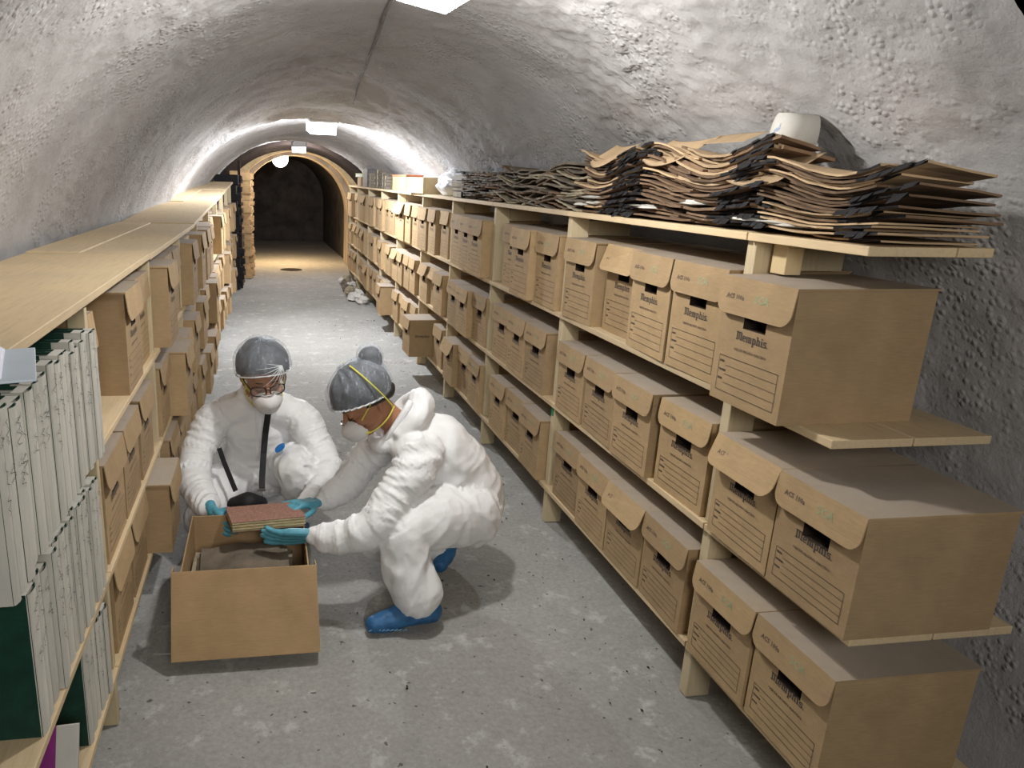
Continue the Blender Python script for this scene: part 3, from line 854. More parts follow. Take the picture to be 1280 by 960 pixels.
def pile(y0, y1, cols, layers, mats, hmax, amp, wl, dark, seed, what, grp, xbase=1.365, spread=(.95, 1.3), jit=.05, tl=.05):
    """stacks of folders that sag together: every layer follows the wave of the one under it"""
    rnd = random.Random(seed)
    cw = (y1 - y0) / cols
    for c in range(cols):
        yc = y0 + cw * (c + .5)
        for k in range(layers):
            f = (k + .3) / layers
            L = cw * rnd.uniform(*spread); D = rnd.uniform(.27, .33)
            yo = yc + rnd.uniform(-jit, jit); xo = xbase + rnd.uniform(-.008, .028) - .012 * math.sin(f * 3.1)
            lift = (hmax(yc) - ZT - amp) / layers
            zb_ = lambda q: ZT + .004 + q * lift
            zb = zb_(k)
            zm = min(.98, max(.05, (zb_(k) + .075 - SPR) / 1.57)); D = min(D, CX + 1.48 * math.sqrt(1 - zm * zm) - .02 - xo); A = amp * min(1, .15 + f * 1.1); ph = .9 * math.sin(c * 1.7) + f * .6
            tilt = rnd.uniform(-tl, tl) * 4; skew = rnd.uniform(-.2, .2)
            th = lift * rnd.uniform(.55, .85)
            n = 14; nd = 3; vs = []
            for lay in (0, 1):
                for jj in range(nd + 1):
                    for ii in range(n + 1):
                        u = ii / n - .5; v = jj / nd; y = yo + u * L
                        z = zb + A * (1 + math.sin(6.283 * y / wl + ph)) * .5 * (1 - .55 * v) + tilt * u * .08 + .003 * noise.noise(Vector((y * 14, v * 2, k * 1.7 + c)))
                        jag = (.010 * noise.noise(Vector((y * 30, k * 2.3, c))) + .004 * noise.noise(Vector((y * 90, k, lay)))) if jj == 0 else 0
                        vs.append((xo + v * D + jag + skew * u * .1, y, z + (th if lay else 0)))
            Wn = n + 1; off = Wn * (nd + 1); m = MB(); m.v = vs
            rnd_thr = rnd.uniform(-.1, .95)
            def isdark(ii):
                y = yo + (ii / n - .5) * L
                return dark and math.sin(6.283 * y / wl * 1.0 + ph - .9 + .8 * noise.noise(Vector((k * .9, c, 0)))) > rnd_thr
            for jj in range(nd):
                for ii in range(n):
                    a = jj * Wn + ii
                    m.f += [(off + a, off + a + 1, off + a + Wn + 1, off + a + Wn), (a + Wn, a + Wn + 1, a + 1, a)]; m.m += [0, 0]
            for ii in range(n):
                m.f.append((ii, ii + 1, off + ii + 1, off + ii)); m.m.append(1 if isdark(ii) else 0)
                a = nd * Wn + ii; m.f.append((off + a, off + a + 1, a + 1, a)); m.m.append(0)
                if isdark(ii) and rnd.random() < .5:        # ragged black tab hanging at the edge
                    p = Vector(vs[off + ii]); q = Vector(vs[off + ii + 1]); w_ = rnd.uniform(.004, .018)
                    b0 = len(m.v); m.v += [tuple(p + Vector((-.001, 0, .003))), tuple(q + Vector((-.001, 0, .003))), tuple(q + Vector((-w_, 0, -w_))), tuple(p + Vector((-w_, .003, -w_ * .8))), tuple(p + Vector((.002, 0, -.002))), tuple(q + Vector((.002, 0, -.002)))]
                    m.f += [(b0, b0 + 1, b0 + 2, b0 + 3), (b0 + 3, b0 + 2, b0 + 5, b0 + 4)]; m.m += [1, 1]
            for jj in range(nd):
                a = jj * Wn; m.f.append((a + Wn, a, off + a, off + a + Wn)); m.m.append(0)
                a = jj * Wn + n; m.f.append((a, a + Wn, off + a + Wn, off + a)); m.m.append(0)
            o = m.build('paper_folder', [rnd.choice(mats) if k < layers - 1 else mats[0], M['charred']])
            for v in o.data.vertices: v.co -= Vector((xo, yo, zb))
            o.location = (xo, yo, zb)
            tag(o, '%s %s, %s column from the right' % (NUM[min(k, 23)], what, ORD[c]), 'folder', grp)
pile(1.52, 3.16, 4, 20, [M['kraft'], M['kraft_dark'], M['kraft_dark'], M['kraft_dark'], M['kraft_dark'], M['kraft']], lambda y: 1.80 if y > 1.95 else 1.74, .055, .62, True, 5,
     'layer of the brown blackened folder heap', 'brown folders heaped on the near right shelf top')
pile(3.17, 4.33, 4, 15, [M['grey_folder'], M['kraft_dark'], M['old_paper']], lambda y: 1.73, .03, .7, False, 6,
     'layer of the flatter worn folder heap', 'worn folders beyond the brown heap', jit=.12, tl=.16)
pile(4.34, 5.20, 3, 12, [M['grey_folder'], M['grey_folder'], M['kraft_dark']], lambda y: 1.71, .006, .7, False, 8,
     'layer of the level dull grey folder stack', 'dull grey folders before the dark magazine')
# big kraft sheets standing out of the heap, curling up
def kraft_sheet(cy, cz, wy, hz, curl, x0, lean, lab):
    m = MB(); nu, nv = 12, 8; vs = []
    for lay in (0, 1):
        for j in range(nv + 1):
            for i in range(nu + 1):
                u = i / nu - .5; v = j / nv
                x = x0 + v * lean + curl * (math.cos(u * math.pi * 1.2)) * -0.03 + lay * 0.003
                z = cz + v * hz + curl * 0.05 * (4 * u * u) * (1 - v * .5)
                vs.append((x, cy + u * wy * (0.9 + .1 * v), z + lay * 0.001))
    Wn = nu + 1; off = Wn * (nv + 1); m.v = vs
    for j in range(nv):
        for i in range(nu):
            a = j * Wn + i
            m.f.append((a, a + 1, a + Wn + 1, a + Wn)); m.m.append(0)
            m.f.append((off + a + Wn, off + a + Wn + 1, off + a + 1, off + a)); m.m.append(0)
    for i in range(nu):
        m.f.append((i + 1, i, off + i, off + i + 1)); m.m.append(0)
        a = nv * Wn + i; m.f.append((a, a + 1, off + a + 1, off + a)); m.m.append(0)
    o = m.build('kraft_folder', M['kraft'], smooth=True)
    tag(o, lab, 'folder')
kraft_sheet(2.99, 1.715, 0.22, 0.085, 0.5, 1.352, 0.12, 'smooth kraft folder sheet curling up at the left end of the brown heap')
kraft_sheet(2.50, 1.715, 0.30, 0.085, 0.5, 1.352, 0.12, 'broad kraft folder sheet curling up mid-way along the brown heap')
kraft_sheet(1.98, 1.655, 0.26, 0.085, 0.3, 1.350, 0.12, 'broad kraft folder sheet low at the right end of the brown heap')
kraft_sheet(2.26, 1.785, 0.26, 0.03, 0.0, 1.42, 0.07, 'kraft folder sheet standing at the back of the heap beside the roll')
rnd = random.Random(77)
for k, (y, z) in enumerate([(3.06, 1.60), (3.04, 1.575), (3.15, 1.565), (2.02, 1.565), (2.3, 1.60), (2.62, 1.575), (1.85, 1.56)]):
    m = MB(); crumple(m, (0, k, 0), (.05, .09, .010), rnd); 
    for i, v in enumerate(m.v): m.v[i] = (v[0], v[1] - k, v[2])
    o = m.build('loose_paper', M['paper']); o.location = (1.395, y, z)
    tag(o, 'pale loose paper under the near folder heap, %s of seven' % ['leftmost but one', 'third from left', 'leftmost', 'second from right', 'fifth from left', 'fourth from left', 'rightmost'][k], 'paper', 'pale papers at the foot of the folder heap')
# paper roll with blue print at the right edge
rl = empty('paper_roll', (1.46, 2.06, 1.80), rot=(0, math.radians(4), math.radians(-22)))
m = MB(); m.tube([(0, 0, 0), (.04, 0, 0), (.10, 0, 0)], [.062, .064, .064], 24); m.build('roll', M['paper'], rl, smooth=True)
tm = text_mesh('FRONT PAGE', 0.02, M['blue_logo'], 'printed_words')
for v in tm.vertices: x, y, z = v.co; v.co = (-.0015, -x * .9, y * 1.1 + x * .25)
link('printed_words', tm, rl)
tag(rl, 'rolled pale paper with blue print behind the folders at the right edge', 'roll')

# far things on top of the right shelving
def solid(name, x0, x1, y0, y1, z0, z1, mat, lab, cat, bevel=.003, group=None, rz=0):
    m = MB(); cx, cy = (x0 + x1) / 2, (y0 + y1) / 2
    m.box(x0 - cx, x1 - cx, y0 - cy, y1 - cy, 0, z1 - z0)
    o = m.build(name, mat, bevel=bevel); o.location = (cx, cy, z0); o.rotation_euler.z = rz
    return tag(o, lab, cat, group)
def crate(loc, dims, rz, lab):
    r = empty('wooden_crate', loc, rz); a, b, h = dims; t = .015
    m = MB(); m.box(-a/2, a/2, -b/2, b/2, 0, t); m.build('bottom', M['wood_block'], r)
    for args in ((-a/2, -a/2 + t, -b/2, b/2), (a/2 - t, a/2, -b/2, b/2), (-a/2 + t, a/2 - t, -b/2, -b/2 + t), (-a/2 + t, a/2 - t, b/2 - t, b/2)):
        m = MB(); m.box(*args, t, h); m.build('side_panel', M['wood_block'], r, bevel=.002)
    tag(r, lab, 'crate')
crate((1.42, 6.72, ZT), (.2, .62, .135), .04, 'pale pine crate on the right shelf top beside the white bag')
# white plastic bag
bm_ = bmesh.new(); bmesh.ops.create_icosphere(bm_, subdivisions=4, radius=1)
for v in bm_.verts:
    d = v.co.normalized(); q = d * 2.2
    r_ = 1 + .25 * noise.noise(q) + .16 * (1 - abs(noise.noise(q * 2.3)) * 2) * .5
    v.co = Vector((d.x * .105 * r_, d.y * .30 * r_, max(-.088, d.z * .10 * r_ + .0)))
me = bpy.data.meshes.new('bag'); bm_.to_mesh(me); bm_.free(); me.materials.append(M['bag'])
o = link('plastic_bag', me); o.location = (1.49, 5.98, ZT + .088); me.polygons.foreach_set('use_smooth', [True] * len(me.polygons))
tag(o, 'crumpled white plastic bag on the right shelf top beside the pine crate', 'bag')
rk = empty('rolled_magazine', (1.42, 5.38, 1.68), rz=math.radians(8))
m = MB(); m.tube([(-.0, -.13, 0), (0, 0, .002), (0, .13, 0)], .032, 14); m.build('roll', M['black'], rk, smooth=True)
m = MB(); m.box(-.034, -.028, -.12, .12, -.028, .012); m.build('page_edge', M['paper'], rk)
tag(rk, 'dark rolled magazine with white edge lying on the books by the white bag', 'magazine')
for k, (z0, z1, mat, nm) in enumerate([(ZT, 1.575, 'charred', 'lowest'), (1.577, 1.60, 'kraft_dark', 'second'), (1.602, 1.645, 'grey_box', 'uppermost')]):
    m = MB(); b = empty('bound_volume', (1.47, 5.37, z0), rz=.05 * (k - 1))
    m.box(-.10, .07, -.155, .155, 0, z1 - z0); m.build('cover', M[mat], b, bevel=.003)
    m = MB(); m.box(-.1015, -.09, -.145, .145, .004, z1 - z0 - .004); m.build('page_block', M['old_paper'], b)
    tag(b, '%s of three flat volumes stacked under the dark rolled magazine' % nm, 'book')
# cardboard tray with a red edge, grey bundles, green book
tr = empty('carton', (1.475, 7.9, ZT), rz=.03)
m = MB(); m.box(-.09, .09, -.35, .35, 0, .14); m.build('box_body', M['card_clean'], tr, bevel=.003)
m = MB(); m.box(-.095, .085, -.355, .355, .141, .16); m.build('lid', M['red_edge'], tr, bevel=.002)
tag(tr, 'brown carton with a red-brown lid behind the pine crate', 'box')
for k in range(5):
    b = empty('paper_bundle', (1.47 + .02 * (k % 2), 8.75 + .32 * k, ZT), rz=.1 * (k % 3 - 1))
    m = MB(); n_ = 4 + k % 3
    for j in range(n_): 
        m.box(-.10 + .006 * (j % 2), .10 - .022 * j, -.13, .13 - .007 * (j % 2), j * .036, j * .036 + .034)
    m.build('bundle', M['grey_folder'], b, bevel=.003)
    m = MB(); m.box(-.102, -.07, -.012, .012, 0, n_ * .036 + .001); m.build('string', M['old_paper'], b)
    tag(b, 'grey tied bundle, %s near to far on the far right shelf top' % ORD[k], 'bundle', 'grey bundles on the far right shelf top')
solid('metal_box', 1.38, 1.52, 10.4, 10.85, ZT, 1.77, M['grey_box'], 'dark grey box with flat lid on the far right shelf top', 'box')
gb = empty('book', (1.47, 11.3, 1.66), rz=.1)
m = MB(); m.box(-.1, .1, -.22, .22, 0, .007); m.box(-.1, .1, -.22, .22, .045, .052); m.build('cover', M['green_book'], gb)
m = MB(); m.box(-.096, .096, -.216, .216, .007, .045); m.build('page_block', M['paper'], gb)
tag(gb, 'light green book on a stack at the far end of the right shelf top', 'book')
solid('book_stack', 1.38, 1.58, 11.1, 11.5, ZT, 1.659, M['kraft'], 'brown flat carton under the light green book', 'box')

# tall stacks of bundles past the left shelving
for s_, (y, x, mat, nm, zt) in enumerate([(11.35, -0.57, M['charred'], 'dark', 1.62), (11.8, -0.57, M['kraft_dark'], 'brown', 1.60), (12.6, -0.43, M['orange_stack'], 'orange-lit', 1.66), (13.1, -0.43, M['orange_stack'], 'orange-lit farther', 1.62)]):
    rnd = random.Random(300 + s_); z = 0.0; k = 0
    while z < zt:
        h = rnd.uniform(.08, .14)
        m = MB(); w = .2
        m.box(-.13 if z > 1 else -.2, .2 + rnd.uniform(-.03, .02), -.2 + rnd.uniform(0, .04), .2, 0.001, h)
        for _ in range(3):
            yy = rnd.uniform(-.15, .12); m.box(.18, .235, yy, yy + .03, h * rnd.uniform(.1, .5), h * rnd.uniform(.55, .95))
        o = m.build('document_bundle', mat, bevel=.004); o.location = (x + rnd.uniform(-.02, .02), y, z); o.rotation_euler.z = rnd.uniform(-.08, .08)
        tag(o, '%s document bundle, %s from the floor, %s stack past the left shelving' % (nm.split()[0], 'first' if k == 0 else NUM[k], ORD[s_]), 'bundle', 'document bundles stacked past the left shelving')
        z += h + .002; k += 1
m = MB(); m.box(-.02, .02, -.02, .02, 0, 1.85); o = m.build('wooden_stake', M['rib'], bevel=.003); o.location = (-0.37, 11.35, 0)
tag(o, 'dark upright stake beside the dark stack past the left shelving', 'stake')
# crumpled paper heap at the far foot of the right shelving
rnd = random.Random(5)
for k in range(16):
    m = MB(); s_ = rnd.uniform(.05, .09); crumple(m, (0, 0, k), (s_, s_ * 1.3, s_ * .8), rnd)
    for i, v in enumerate(m.v): m.v[i] = (v[0], v[1], v[2] - k)
    o = m.build('crumpled_paper', rnd.choice([M['old_paper'], M['grey_folder'], M['paper']]))
    o.location = (1.29 - .05 * (k % 3), 9.9 + .14 * k, .05 + .02 * (k % 2))
    tag(o, 'crumpled paper on the far floor by the right shelving, %s going away' % (['first'] + NUM[1:])[k], 'paper', 'crumpled papers on the far floor')
# wet patch, litter
m = MB(); vs = [(0.45 + .2 * math.cos(a * .2618) * (1 + .25 * noise.noise(Vector((a, 0, 0)))), 13.7 + .2 * math.sin(a * .2618) * (1 + .25 * noise.noise(Vector((0, a, 0)))), .002) for a in range(24)]
m.add(vs, [tuple(range(24))]); tag(m.build('puddle', M['water']), 'shallow wet patch shining on the floor under the warm lamp', 'puddle', kind='stuff')
m = MB()
for k in range(170):
    x = rnd.uniform(0.3, 1.35); y = rnd.uniform(1.7, 9)
    if rnd.random() < .55: x = 1.33 - abs(rnd.gauss(0, .16))
    s_ = rnd.uniform(.0015, .005) * (1.6 if rnd.random() < .15 else 1)
    crumple(m, (x, y, .001), (s_, s_ * rnd.uniform(.8, 2.2), s_ * .5), rnd, seg=5)
tag(m.build('floor_litter', M['hole']), 'small dark crumbs and chips scattered over the concrete floor', 'litter', kind='stuff')

# ------------------------------------------------------------------ open document box in front of the two people
bx = empty('open_archive_box', (-0.085, 2.62, 0.0))
X0, X1, Yn, Yf, HB = -0.228, 0.218, -0.245, 0.20, 0.315; t = .005
m = MB(); m.box(X0, X1, Yn, Yf, 0.001, t); m.build('bottom', M['card_clean'], bx)
for nm, a in (('side_panel', (X0, X0 + t, Yn, Yf)), ('side_panel', (X1 - t, X1, Yn, Yf)), ('end_panel', (X0 + t, X1 - t, Yf - t, Yf)), ('end_panel', (X0 + t, X1 - t, Yn, Yn + t))):
    m = MB(); m.box(*a, t, HB); m.build(nm, M['card_clean'], bx, bevel=.001)
# hanging lid: panel hinged on the near rim, with two folded flanges
lidm = MB()
A = Vector((X0 - .030, Yn - .004, HB + .004)); B = Vector((X1 + .022, Yn - .004, HB + .004))
C_ = Vector((X1 + .029, Yn - .125, .045)); D2 = Vector((X0 - .029, Yn - .125, .045))
nrm = (B - A).cross(D2 - A).normalized()
def slab(mb, pts, th):
    n_ = len(pts); q = [p - nrm * th for p in pts]
    mb.add(list(pts) + q, [tuple(range(n_)), tuple(reversed(range(n_, 2 * n_)))] + [((i + 1) % n_, i, n_ + i, n_ + (i + 1) % n_) for i in range(n_)])
slab(lidm, [A, B, C_, D2], .005)
lidm.build('lid', M['card_clean'], bx, bevel=.0015)
fl = MB(); dirv = (D2 - A)
for (p, q, s_) in ((A, D2, 1), (B, C_, 1)):
    a0, b0 = p.copy(), q.copy()
    back = Vector((0, .055, -.01))
    for e in (0, 1):
        pass
    a1, b1 = a0 + back, b0 + back + Vector((0, 0, -.01))
    dx = Vector((.004, 0, 0))
    fl.add([a0, a1, b1, b0, a0 + dx, a1 + dx, b1 + dx, b0 + dx], [(0, 1, 2, 3), (7, 6, 5, 4), (0, 4, 5, 1), (1, 5, 6, 2), (2, 6, 7, 3), (3, 7, 4, 0)])
fl.build('lid_flange', M['card_clean'], bx)
fl2 = MB(); dx = Vector((0, .05, -.022)); 
fl2.add([D2, C_, C_ + dx, D2 + dx, D2 + Vector((0, 0, .004)), C_ + Vector((0, 0, .004)), C_ + dx + Vector((0, 0, .004)), D2 + dx + Vector((0, 0, .004))], [(0, 1, 2, 3), (7, 6, 5, 4), (0, 4, 5, 1), (1, 5, 6, 2), (2, 6, 7, 3), (3, 7, 4, 0)])
fl2.build('lid_flange', M['card_clean'], bx)
# crease line down the left of the lid
cr = MB(); k1 = (B - A) * .075; cr.add([A + k1 + nrm * .0008, A + k1 + Vector((.003, 0, 0)) + nrm * .0008, D2 + k1 + Vector((.003, 0, 0)) + nrm * .0008, D2 + k1 + nrm * .0008], [(0, 1, 2, 3)])
cr.build('crease', M['kraft_dark'], bx)
tag(bx, 'open cardboard box with hanging lid standing on the floor before two crouching people', 'box')
# documents in the box
rnd = random.Random(12)
for k in range(9):
    m = MB(); n_ = 10; vs = []
    ww = rnd.uniform(.31, .38); dd = rnd.uniform(.20, .25); th = rnd.uniform(.018, .026)
    for lay in (0, 1):
        for j in range(4):
            for i in range(n_ + 1):
                u = i / n_ - .5; v = j / 3 - .5
                e = .012 * noise.noise(Vector((u * 5, v * 4, k))) + .006 * math.sin(u * 7 + k)
                vs.append((u * ww + .008 * noise.noise(Vector((v * 6, k, 3))), v * dd + .012 * noise.noise(Vector((u * 9, k, 0))), lay * th + e))
    Wn = n_ + 1; off = Wn * 4; m.v = vs
    for j in range(3):
        for i in range(n_):
            a = j * Wn + i; m.f += [(off + a, off + a + 1, off + a + Wn + 1, off + a + Wn), (a + Wn, a + Wn + 1, a + 1, a)]; m.m += [0, 0]
    for i in range(n_):
        a = 3 * Wn + i; m.f += [(i, i + 1, off + i + 1, off + i), (off + a, off + a + 1, a + 1, a)]; m.m += [0, 0]
    for j in range(3):
        a = j * Wn; m.f += [(a + Wn, a, off + a, off + a + Wn), (a + n_, a + n_ + Wn, off + a + n_ + Wn, off + a + n_)]; m.m += [0, 0]
    o = m.build('old_document_sheaf', [M['grey_folder'], M['kraft_dark'], M['old_paper'], M['grey_folder']][k % 4])
    o.location = (-.105 + rnd.uniform(-.012, .012), 2.585 + rnd.uniform(-.03, .03), .012 + k * .028); o.rotation_euler = (rnd.uniform(-.04, .04), rnd.uniform(-.03, .03), rnd.uniform(-.09, .09))
    tag(o, 'frayed old sheaf of papers, %s from the bottom inside the open box' % ORD[k], 'papers', 'old sheaves inside the open box')

# ------------------------------------------------------------------ the ledger held above the box
# corner positions (near-left, near-right, far-right, far-left) of its top
bk = empty('old_ledger', (-0.022, 2.725, 0.322), rot=(math.radians(-9), math.radians(1.5), math.radians(9)))
bw, bd, bt = .285, .22, .042
m = MB(); m.box(-bw/2, bw/2, -bd/2, bd/2, bt - .004, bt); m.build('front_cover', M['marbled'], bk, bevel=.0015)
m = MB(); m.box(-bw/2, bw/2, -bd/2, bd/2, 0, .004); m.build('back_cover', M['kraft_dark'], bk, bevel=.0015)
m = MB()
for k in range(9):
    z0 = .0042 + k * .0037; j = .004 * math.sin(k * 2.1)
    m.box(-bw/2 + .004 + j * .5, bw/2 - .004 - j, -bd/2 + .003 + j, bd/2 - .006, z0, z0 + .0033)
m.build('page_block', M['page'], bk)
tag(bk, 'thick old ledger with reddish cover and ragged yellow pages held over the open box', 'book')

# ------------------------------------------------------------------ people
class Fig:
    def __init__(s): s.parts = []; s.samples = []     # parts: (verts, faces); samples: (pos, label, along, axis)
    def limb(s, pts, rad, lab, seg=20, sq=1.0, up=None, wr=1.0, step=.012):
        """tapered capped tube through pts with interpolated radii"""
        P = [Vector(p) for p in pts]; out = []; rr = []; L = 0; Ls = [0]
        # Catmull-Rom resample
        n = len(P)
        cum = [0]
        for i in range(n - 1): cum.append(cum[-1] + (P[i + 1] - P[i]).length)
        cnt = max(4, int(cum[-1] / step))
        for q in range(cnt + 1):
            d = cum[-1] * q / cnt
            i = 0
            while i < n - 2 and d > cum[i + 1]: i += 1
            u = (d - cum[i]) / max(1e-6, cum[i + 1] - cum[i])
            p0, p1, p2, p3 = P[max(i - 1, 0)], P[i], P[i + 1], P[min(i + 2, n - 1)]
            m1, m2 = (p2 - p0) * .5, (p3 - p1) * .5
            if i == 0: m1 = p2 - p1
            if i == n - 2: m2 = p2 - p1
            c = p1 * (2*u**3 - 3*u*u + 1) + m1 * (u**3 - 2*u*u + u) * .7 + p2 * (-2*u**3 + 3*u*u) + m2 * (u**3 - u*u) * .7
            out.append(c); us = u * u * (3 - 2 * u); rr.append(rad[i] * (1 - us) + rad[i + 1] * us)
        rings = []; ref = Vector(up) if up else None
        for i, p in enumerate(out):
            t = (out[min(i + 1, cnt)] - out[max(i - 1, 0)]).normalized()
            a = (ref if ref else Vector((.13, .31, .94))).cross(t)
            if a.length < .05: a = Vector((1, 0, 0)).cross(t)
            a.normalize(); b = t.cross(a)
            rings.append([p + (a * math.cos(k * 2 * math.pi / seg) + b * math.sin(k * 2 * math.pi / seg) * sq) * rr[i] for k in range(seg)])
            d = cum[-1] * i / cnt
            for k in range(0, seg, 1): s.samples.append((rings[-1][k], lab, d, wr))
        # caps: rounded
        vs = []; 
        def cap(i, sign):
            p = out[i]; t = (out[1] - out[0]).normalized() * -1 if sign < 0 else (out[-1] - out[-2]).normalized()
            res = []
            for f in (.35, .7, .92):
                res.append([p + t * rr[i] * f * min(1, sq) * .9 + (v - p) * math.sqrt(1 - f * f) for v in rings[i]])
            return res
        c0 = cap(0, -1); c1 = cap(cnt, 1)
        allr = list(reversed(c0)) + rings + c1
        vs = [v for r in allr for v in r]; fs = []
        for i in range(len(allr) - 1):
            for k in range(seg): fs.append((i * seg + k, i * seg + (k + 1) % seg, (i + 1) * seg + (k + 1) % seg, (i + 1) * seg + k))
        fs.append(tuple(reversed(range(seg)))); fs.append(tuple(range((len(allr) - 1) * seg, len(allr) * seg)))
        s.parts.append((vs, fs))
        return s
    def ball(s, c, r, lab, M3=None, wr=1.0, seg=20):
        c = Vector(c); vs = []; fs = []; R_ = seg // 2
        M3 = M3 or Matrix.Identity(3)
        for j in range(R_ + 1):
            a = math.pi * min(max(j / R_, .002), .998)
            for k in range(seg):
                b = 2 * math.pi * k / seg
                v = c + M3 @ Vector((math.sin(a) * math.cos(b) * r[0], math.sin(a) * math.sin(b) * r[1], math.cos(a) * r[2]))
                vs.append(v)
                s.samples.append((v, lab, v.z, wr))
        for j in range(R_):
            for k in range(seg): fs.append((j * seg + (k + 1) % seg, j * seg + k, (j + 1) * seg + k, (j + 1) * seg + (k + 1) % seg))
        fs.append(tuple(range(seg))); fs.append(tuple(reversed(range(R_ * seg, (R_ + 1) * seg))))
        s.parts.append((vs, fs))
        return s
    def build(s, name, mats, labels, parent, voxel=.006, smooth=6, wrinkle=.006, seed=0):
        m = MB()
        for vs, fs in s.parts: m.add(vs, fs)
        me = m.mesh(name, mats[0])
        bm = bmesh.new(); bm.from_mesh(me); bmesh.ops.recalc_face_normals(bm, faces=bm.faces); bm.to_mesh(me); bm.free()
        tmp = bpy.data.objects.new('tmp', me); COL.objects.link(tmp)
        rm = tmp.modifiers.new('r', 'REMESH'); rm.mode = 'VOXEL'; rm.voxel_size = voxel
        if smooth:
            sm = tmp.modifiers.new('s', 'SMOOTH'); sm.factor = .5; sm.iterations = smooth
        dg = bpy.context.evaluated_depsgraph_get()
        out = bpy.data.meshes.new_from_object(tmp.evaluated_get(dg))
        bpy.data.objects.remove(tmp)
        kd = KDTree(len(s.samples))
        for i, q in enumerate(s.samples): kd.insert(q[0], i)
        kd.balance()
        out.materials.clear()
        for mt in mats: out.materials.append(mt)
        near_ = []
        so = Vector((seed * 3.1, seed, 0))
        newco = []
        for v in out.vertices:
            _, i, _ = kd.find(v.co); q = s.samples[i]; near_.append(q[1])
            d = 0
            if q[3] > 0:
                p = v.co
                w = noise.noise_vector(p * 5 + so)
                if q[1] == 'leg':
                    n1 = noise.noise(Vector((p.x * 9 + w.x, p.y * 9 + w.y, p.z * 3.2 + seed)))
                    n2 = noise.noise(Vector((p.x * 16 + w.y * 1.5, p.y * 16, p.z * 12)))
                elif q[1] == 'arm':
                    n1 = noise.noise(Vector((q[2] * 17 + w.x * 1.2, w.y * 1.0 + p.x * 4, p.z * 4 + seed)))
                    n2 = noise.noise(Vector((q[2] * 38 + w.y * 1.8, p.x * 8, p.z * 8)))
                else:
                    n1 = noise.noise(Vector((p.x * 5 + p.z * 3 + w.x * 1.0, p.y * 4 + w.y, p.z * 7 - p.x * 5 + seed)))
                    n2 = noise.noise(p * 14 + w * 1.5)
                rid = .45 - abs(n1) * 2.6
                rid2 = .4 - abs(n2) * 2.0
                if q[1] == 'torso': rid *= .75
                d = wrinkle * q[3] * (rid * 1.0 + max(rid2, -.6) * .5)
            newco.append(v.co + v.normal * d)
        for v, c in zip(out.vertices, newco): v.co = c
        idx = {l: k for k, l in enumerate(labels)}
        mi = []
        for p in out.polygons:
            l = near_[p.vertices[0]]
            mi.append(idx.get(l, 0))
        out.polygons.foreach_set('material_index', mi)
        out.polygons.foreach_set('use_smooth', [True] * len(out.polygons))
        out.update()
        return link(name, out, parent)
def basis(fwd, up):
    """head frame: x = person's left, y = forward, z = up"""
    f = Vector(fwd).normalized(); u = Vector(up); u = (u - f * u.dot(f)).normalized()
    l = u.cross(f).normalized() 
    return Matrix((-l * -1, f, u)).transposed() if False else Matrix(((l.x, f.x, u.x), (l.y, f.y, u.y), (l.z, f.z, u.z)))
def head_parts(F, c, B, k=1.0):
    c = Vector(c); B0 = B; B = B * k
    W = lambda x, y, z: c + B @ Vector((x, y, z))
    F.ball(W(0, -.012, .025), (.074, .092, .088), 'skin', B, 0)           # cranium
    F.ball(W(0, .022, -.045), (.056, .062, .070), 'skin', B, 0)           # face/jaw
    F.ball(W(0, .052, -.095), (.026, .026, .020), 'skin', B, 0, 12)       # chin
    F.limb([W(0, .078, .012), W(0, .094, -.012), W(0, .108, -.032)], [.009, .011, .015], 'skin', 12, wr=0, step=.006)
    for sx in (-1, 1):
        F.ball(W(sx * .030, .076, .020), (.022, .010, .007), 'skin', B, 0, 12)      # brow
        F.ball(W(sx * .030, .071, -.004), (.017, .013, .012), 'skin', B, 0, 12)     # lid
        F.ball(W(sx * .042, .055, -.036), (.022, .022, .020), 'skin', B, 0, 12)     # cheek
        F.limb([W(sx * .072, -.016, -.006), W(sx * .078, -.022, -.018), W(sx * .072, -.012, -.046)], [.008, .012, .007], 'skin', 10, wr=0, step=.006)
    F.limb([W(-.022, .082, -.068), W(0, .089, -.067), W(.022, .082, -.068)], [.006, .009, .006], 'skin', 8, wr=0, step=.006)
    return W
def sheet_on_head(name, W, rx, ry, rz, cz, a0, a1, mat, parent, ruff=.0, seed=0, bottom=None, cut=None):
    """a shell round the cranium; polar angle 0 = crown"""
    m = MB(); nu, nv = 48, 22; vs = []
    for j in range(nv + 1):
        a = a0 + (a1 - a0) * j / nv
        for i in range(nu):
            b = 2 * math.pi * i / nu
            am = a
            if bottom: am = a0 + (bottom(b) - a0) * j / nv
            k = 1 + ruff * noise.noise(Vector((math.cos(b) * 3 + seed, math.sin(b) * 3, am * 2))) + ruff * .7 * noise.noise(Vector((math.cos(b) * 9 + seed, math.sin(b) * 9, am * 1.2)))
            if j == nv: k *= .985
            vs.append(W(math.sin(am) * math.cos(b) * rx * k, math.sin(am) * math.sin(b) * ry * k - .012, math.cos(am) * rz * k + cz))
    m.v = vs
    for j in range(nv):
        for i in range(nu): m.f.append((j * nu + i, j * nu + (i + 1) % nu, (j + 1) * nu + (i + 1) % nu, (j + 1) * nu + i)); m.m.append(0)
    o = m.build(name, mat, parent, smooth=True)
    return o
def soft(pts, n=2):
    P = [Vector(p) for p in pts]
    for _ in range(n):
        Q = [P[0]]
        for a, b in zip(P, P[1:]): Q += [a * .75 + b * .25, a * .25 + b * .75]
        P = Q + [P[-1]]
    return P
